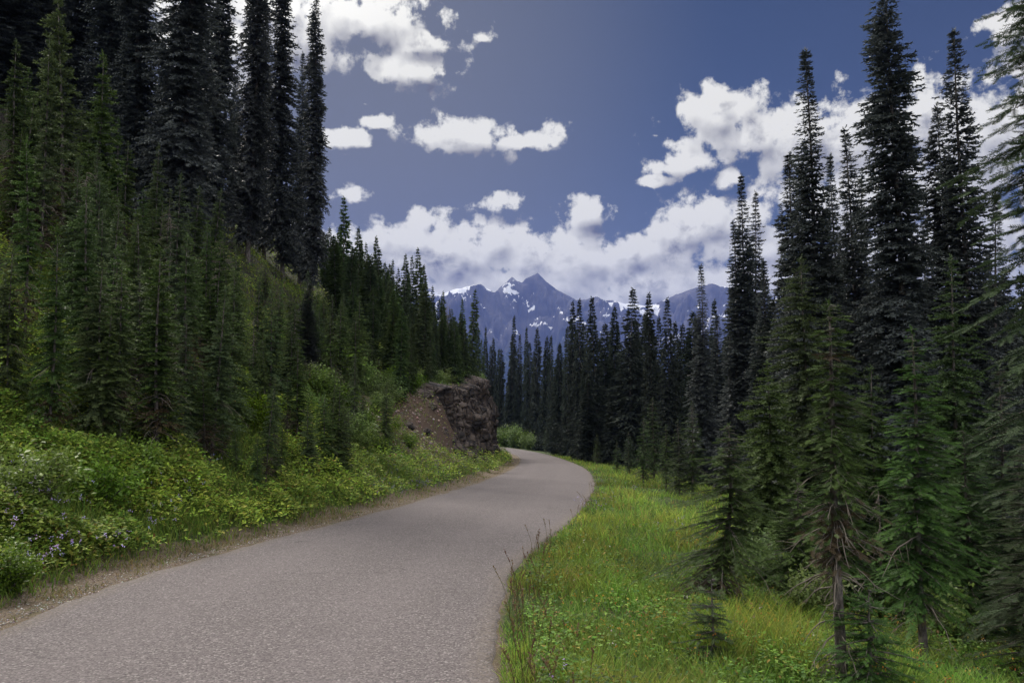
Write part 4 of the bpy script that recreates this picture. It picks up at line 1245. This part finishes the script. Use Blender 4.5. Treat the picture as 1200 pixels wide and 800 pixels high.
keep = RNG.random(len(x)) < np.clip(.5+patch*3.2, .04, 1)*(1-.93*scr)*np.clip((u-.5)/.7, 0, 1)
x, y, u, patch, patch2 = x[keep], y[keep], u[keep], patch[keep], patch2[keep]; n = len(x)
top = (.10+.65*np.clip(.4+patch*2.0, 0, 1))*np.clip(u*.6, .3, 1.0)
zl = hz(x, y)+top*RNG.random(n)**.42
lp = palette(n, [(.20, .29, .045), (.28, .38, .06), (.13, .21, .04), (.34, .38, .08), (.22, .13, .05)], [3, 2.6, 1.8, 1.1, .15])
lp *= np.clip(1+fbm(x*1.1+51, y*1.1+7, 3)[:, None]*np.array([.7, .4, .2]), .4, 1.8)
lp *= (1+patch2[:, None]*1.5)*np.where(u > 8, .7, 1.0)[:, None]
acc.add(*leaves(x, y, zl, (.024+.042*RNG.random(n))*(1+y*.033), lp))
x, y, u, yc = scatter(26000, -1, 3.5, 70, lambda y: 1.2+0*y, .0, .8)
kk = RNG.random(len(x)) < sstep(-.1, .2, fbm(x*2+5, y*2, 3))*np.clip(u/.5, .15, 1); x, y = x[kk], y[kk]
acc.add(*blade_mesh(x, y, .04+.09*RNG.random(len(x)), .003*(1+y/9), .5+.5*RNG.random(len(x)), palette(len(x), [(.24, .19, .10), (.18, .15, .07), (.14, .16, .05)], [2, 2, 1.5]), 'g'))
tag(link('bank_undergrowth', acc.mesh('bank_undergrowth', [M['tinted']])), 'dense green undergrowth of herbs and leaves covering the left bank', 'undergrowth', kind='stuff')

# wildflowers: purple asters and lupines on the left, orange and yellow specks in the meadow
acc = Acc()


def petals(x, y, z, r, cols, k=6):
    n = len(x); xx = np.repeat(x, k); yy = np.repeat(y, k); zz = np.repeat(z, k); rr = np.repeat(r, k)
    P = np.stack([xx, yy, zz], 1)+RNG.normal(size=(n*k, 3))*rr[:, None]*.5
    D = RNG.normal(size=(n*k, 3))
    V, F, c = expand(P, D, rr*.9, LT, RNG, np.zeros(n*k), np.zeros(n*k))
    return V, F, np.repeat(np.repeat(cols, k, 0), 4, 0)


def flower_patch(cx, dep, n, spread, cols, zlo, zhi, r, k=6):
    p = spot(cx, dep)
    x = p[0]+RNG.normal(size=n)*spread; y = p[1]+RNG.normal(size=n)*spread*1.3
    acc.add(*petals(x, y, hz(x, y)+RNG.uniform(zlo, zhi, n), np.full(n, r), palette(n, cols, [1]*len(cols), .15), k))


PURP = [(.42, .34, .70), (.52, .44, .78), (.34, .24, .56)]
for cx, dep, n in [(20, 8.8, 6), (100, 10.5, 6), (140, 9.8, 5), (180, 11.2, 5), (205, 12.0, 4), (15, 9.6, 7), (55, 10, 12), (50, 8.4, 12), (70, 8.6, 8), (88, 9.4, 4), (165, 10.6, 6), (120, 9.3, 4), (228, 13.2, 6), (30, 10.5, 5), (150, 11.5, 4), (190, 12.5, 4), (250, 15, 5)]:
    flower_patch(cx, dep, n, .10, PURP, .35, .62, .024)
for cx, dep, n in [(465, 24, 22), (480, 25, 24), (500, 28, 22), (515, 30, 18), (540, 36, 24), (455, 21, 16), (490, 23, 20), (440, 20.5, 10), (525, 27, 12), (550, 33, 12)]:
    flower_patch(cx, dep, n, .42, [(.17, .14, .32), (.22, .18, .38), (.14, .10, .22)], .15, .4, .035, 7)
for cx, dep, n in [(30, 9.2, 20), (95, 9.5, 14), (60, 8.2, 12), (200, 11.5, 14), (130, 9.0, 10)]:
    flower_patch(cx, dep, n, .28, [(.42, .26, .04), (.40, .16, .05), (.22, .10, .06)], .2, .5, .014, 5)
x, y, u, yc = scatter(3200, 1, 3.6, 34, lambda y: np.minimum(3.5+y*.3, 9), .25, .8)
kk = RNG.random(len(x)) < sstep(-.12, .12, fbm(x*1.1+4, y*1.1, 3)); x, y = x[kk], y[kk]; n = len(x)
acc.add(*petals(x, y, hz(x, y)+RNG.uniform(.12, .34, n), np.full(n, .017)*(1+y*.03), palette(n, [(.50, .26, .04), (.48, .38, .08), (.40, .12, .05), (.55, .52, .45), (.25, .12, .08)], [3, 2, 1, .6, 1.2], .15), 4))
for cx, dep, n in [(690, 17, 10), (700, 16, 8), (712, 19, 10), (795, 15, 8), (665, 4.6, 5), (740, 24, 12)]:
    flower_patch(cx, dep, n, .2, PURP, .2, .4, .02, 5)
tag(link('wildflowers', acc.mesh('wildflowers', [M['tinted']])), 'scattered purple, orange and white wildflowers in the verges', 'wildflowers', kind='stuff')

# tall seeding grass stalks leaning over the right road edge
acc = Acc()
for k in range(105):
    dep = random.choice([random.uniform(4.2, 5.4), random.uniform(5.6, 7.4), random.uniform(7, 11), random.uniform(10, 22)])
    ex = np.interp(dep, CL[(CL[:, 1] < 128), 1], CL[(CL[:, 1] < 128), 0])+HW
    x0 = ex+.05+abs(random.gauss(0, .22)); z0 = float(hz(x0, dep)); h = random.uniform(.22, .48); l = random.gauss(-.12, .2)*h; l2 = random.gauss(0, .15)*h
    s = np.linspace(0, 1, 6)
    q = np.stack([x0+l*s**2, dep+l2*s**2, z0+h*s], 1)
    c = np.array(random.choice([(.16, .13, .07), (.13, .12, .05), (.12, .075, .05)]))
    V, F = tube(q, np.linspace(.0022, .0012, 6)*(1+dep*.05), 3); acc.add(V, F, np.tile(c, (len(V), 1)))
    n = 9; ss = np.linspace(.78, 1.02, n)
    P = np.stack([x0+l*ss**2, dep+l2*ss**2, z0+h*ss], 1)
    V, F, _ = expand(P, RNG.normal(size=(n, 3))*.6+[0, 0, .8], np.full(n, .024), LT, RNG, np.zeros(n), np.zeros(n))
    acc.add(V, F, np.tile(c*[1.1, .85, .9], (len(V), 1)))
tag(link('seeding_grass', acc.mesh('seeding_grass', [M['tinted']])), 'thin brown seeding grass stalks leaning over the right road edge', 'grass', kind='stuff')

# loose gravel on the shoulders and stones on the scree
def stones(x, y, r, cols):
    n = len(x); base = np.array([(1, 0, 0), (-1, 0, 0), (0, 1, 0), (0, -1, 0), (0, 0, 1), (0, 0, -.6)], float)
    T = np.array([(0, 2, 4), (2, 1, 4), (1, 3, 4), (3, 0, 4), (2, 0, 5), (1, 2, 5), (3, 1, 5), (0, 3, 5)])
    V = base[None]*r[:, None, None]*RNG.uniform(.6, 1.25, (n, 6, 1))
    a = RNG.random(n)*6.28; ca, sa = np.cos(a)[:, None], np.sin(a)[:, None]
    V = np.stack([V[..., 0]*ca-V[..., 1]*sa, V[..., 0]*sa+V[..., 1]*ca, V[..., 2]*.7], 2)+np.stack([x, y, hz(x, y)+r*.2], 1)[:, None]
    return V.reshape(-1, 3), (T[None]+(np.arange(n)*6)[:, None, None]).reshape(-1, 3), np.repeat(cols, 6, 0)


acc = Acc()
x, y, u, yc = scatter(16000, -1, 3.5, 30, lambda y: .75+0*y, .0, .8)
keep = RNG.random(len(x)) < np.exp(-u/.35); x, y = x[keep], y[keep]
acc.add(*stones(x, y, RNG.uniform(.005, .014, len(x)), palette(len(x), [(.30, .27, .25), (.20, .17, .15), (.14, .11, .09), (.42, .40, .38)], [3, 2, 2, 1])))
x, y, u, yc = scatter(9000, -1, 25, 50, lambda y: 8.5+0*y, 1.2, .3)
scr = sstep(25, 29, yc)*(1-sstep(44, 50, yc))*sstep(1.1, 1.9, u)*(1-sstep(5.5, 8, u))
keep = RNG.random(len(x)) < scr*.6; x, y = x[keep], y[keep]
acc.add(*stones(x, y, .02+.09*RNG.random(len(x))**4+.015, palette(len(x), [(.26, .20, .17), (.16, .11, .09), (.36, .32, .30)], [3, 3, 1])))
tag(link('gravel', acc.mesh('gravel', [M['stone']])), 'loose grey gravel on the road shoulder and scree', 'gravel', kind='stuff')
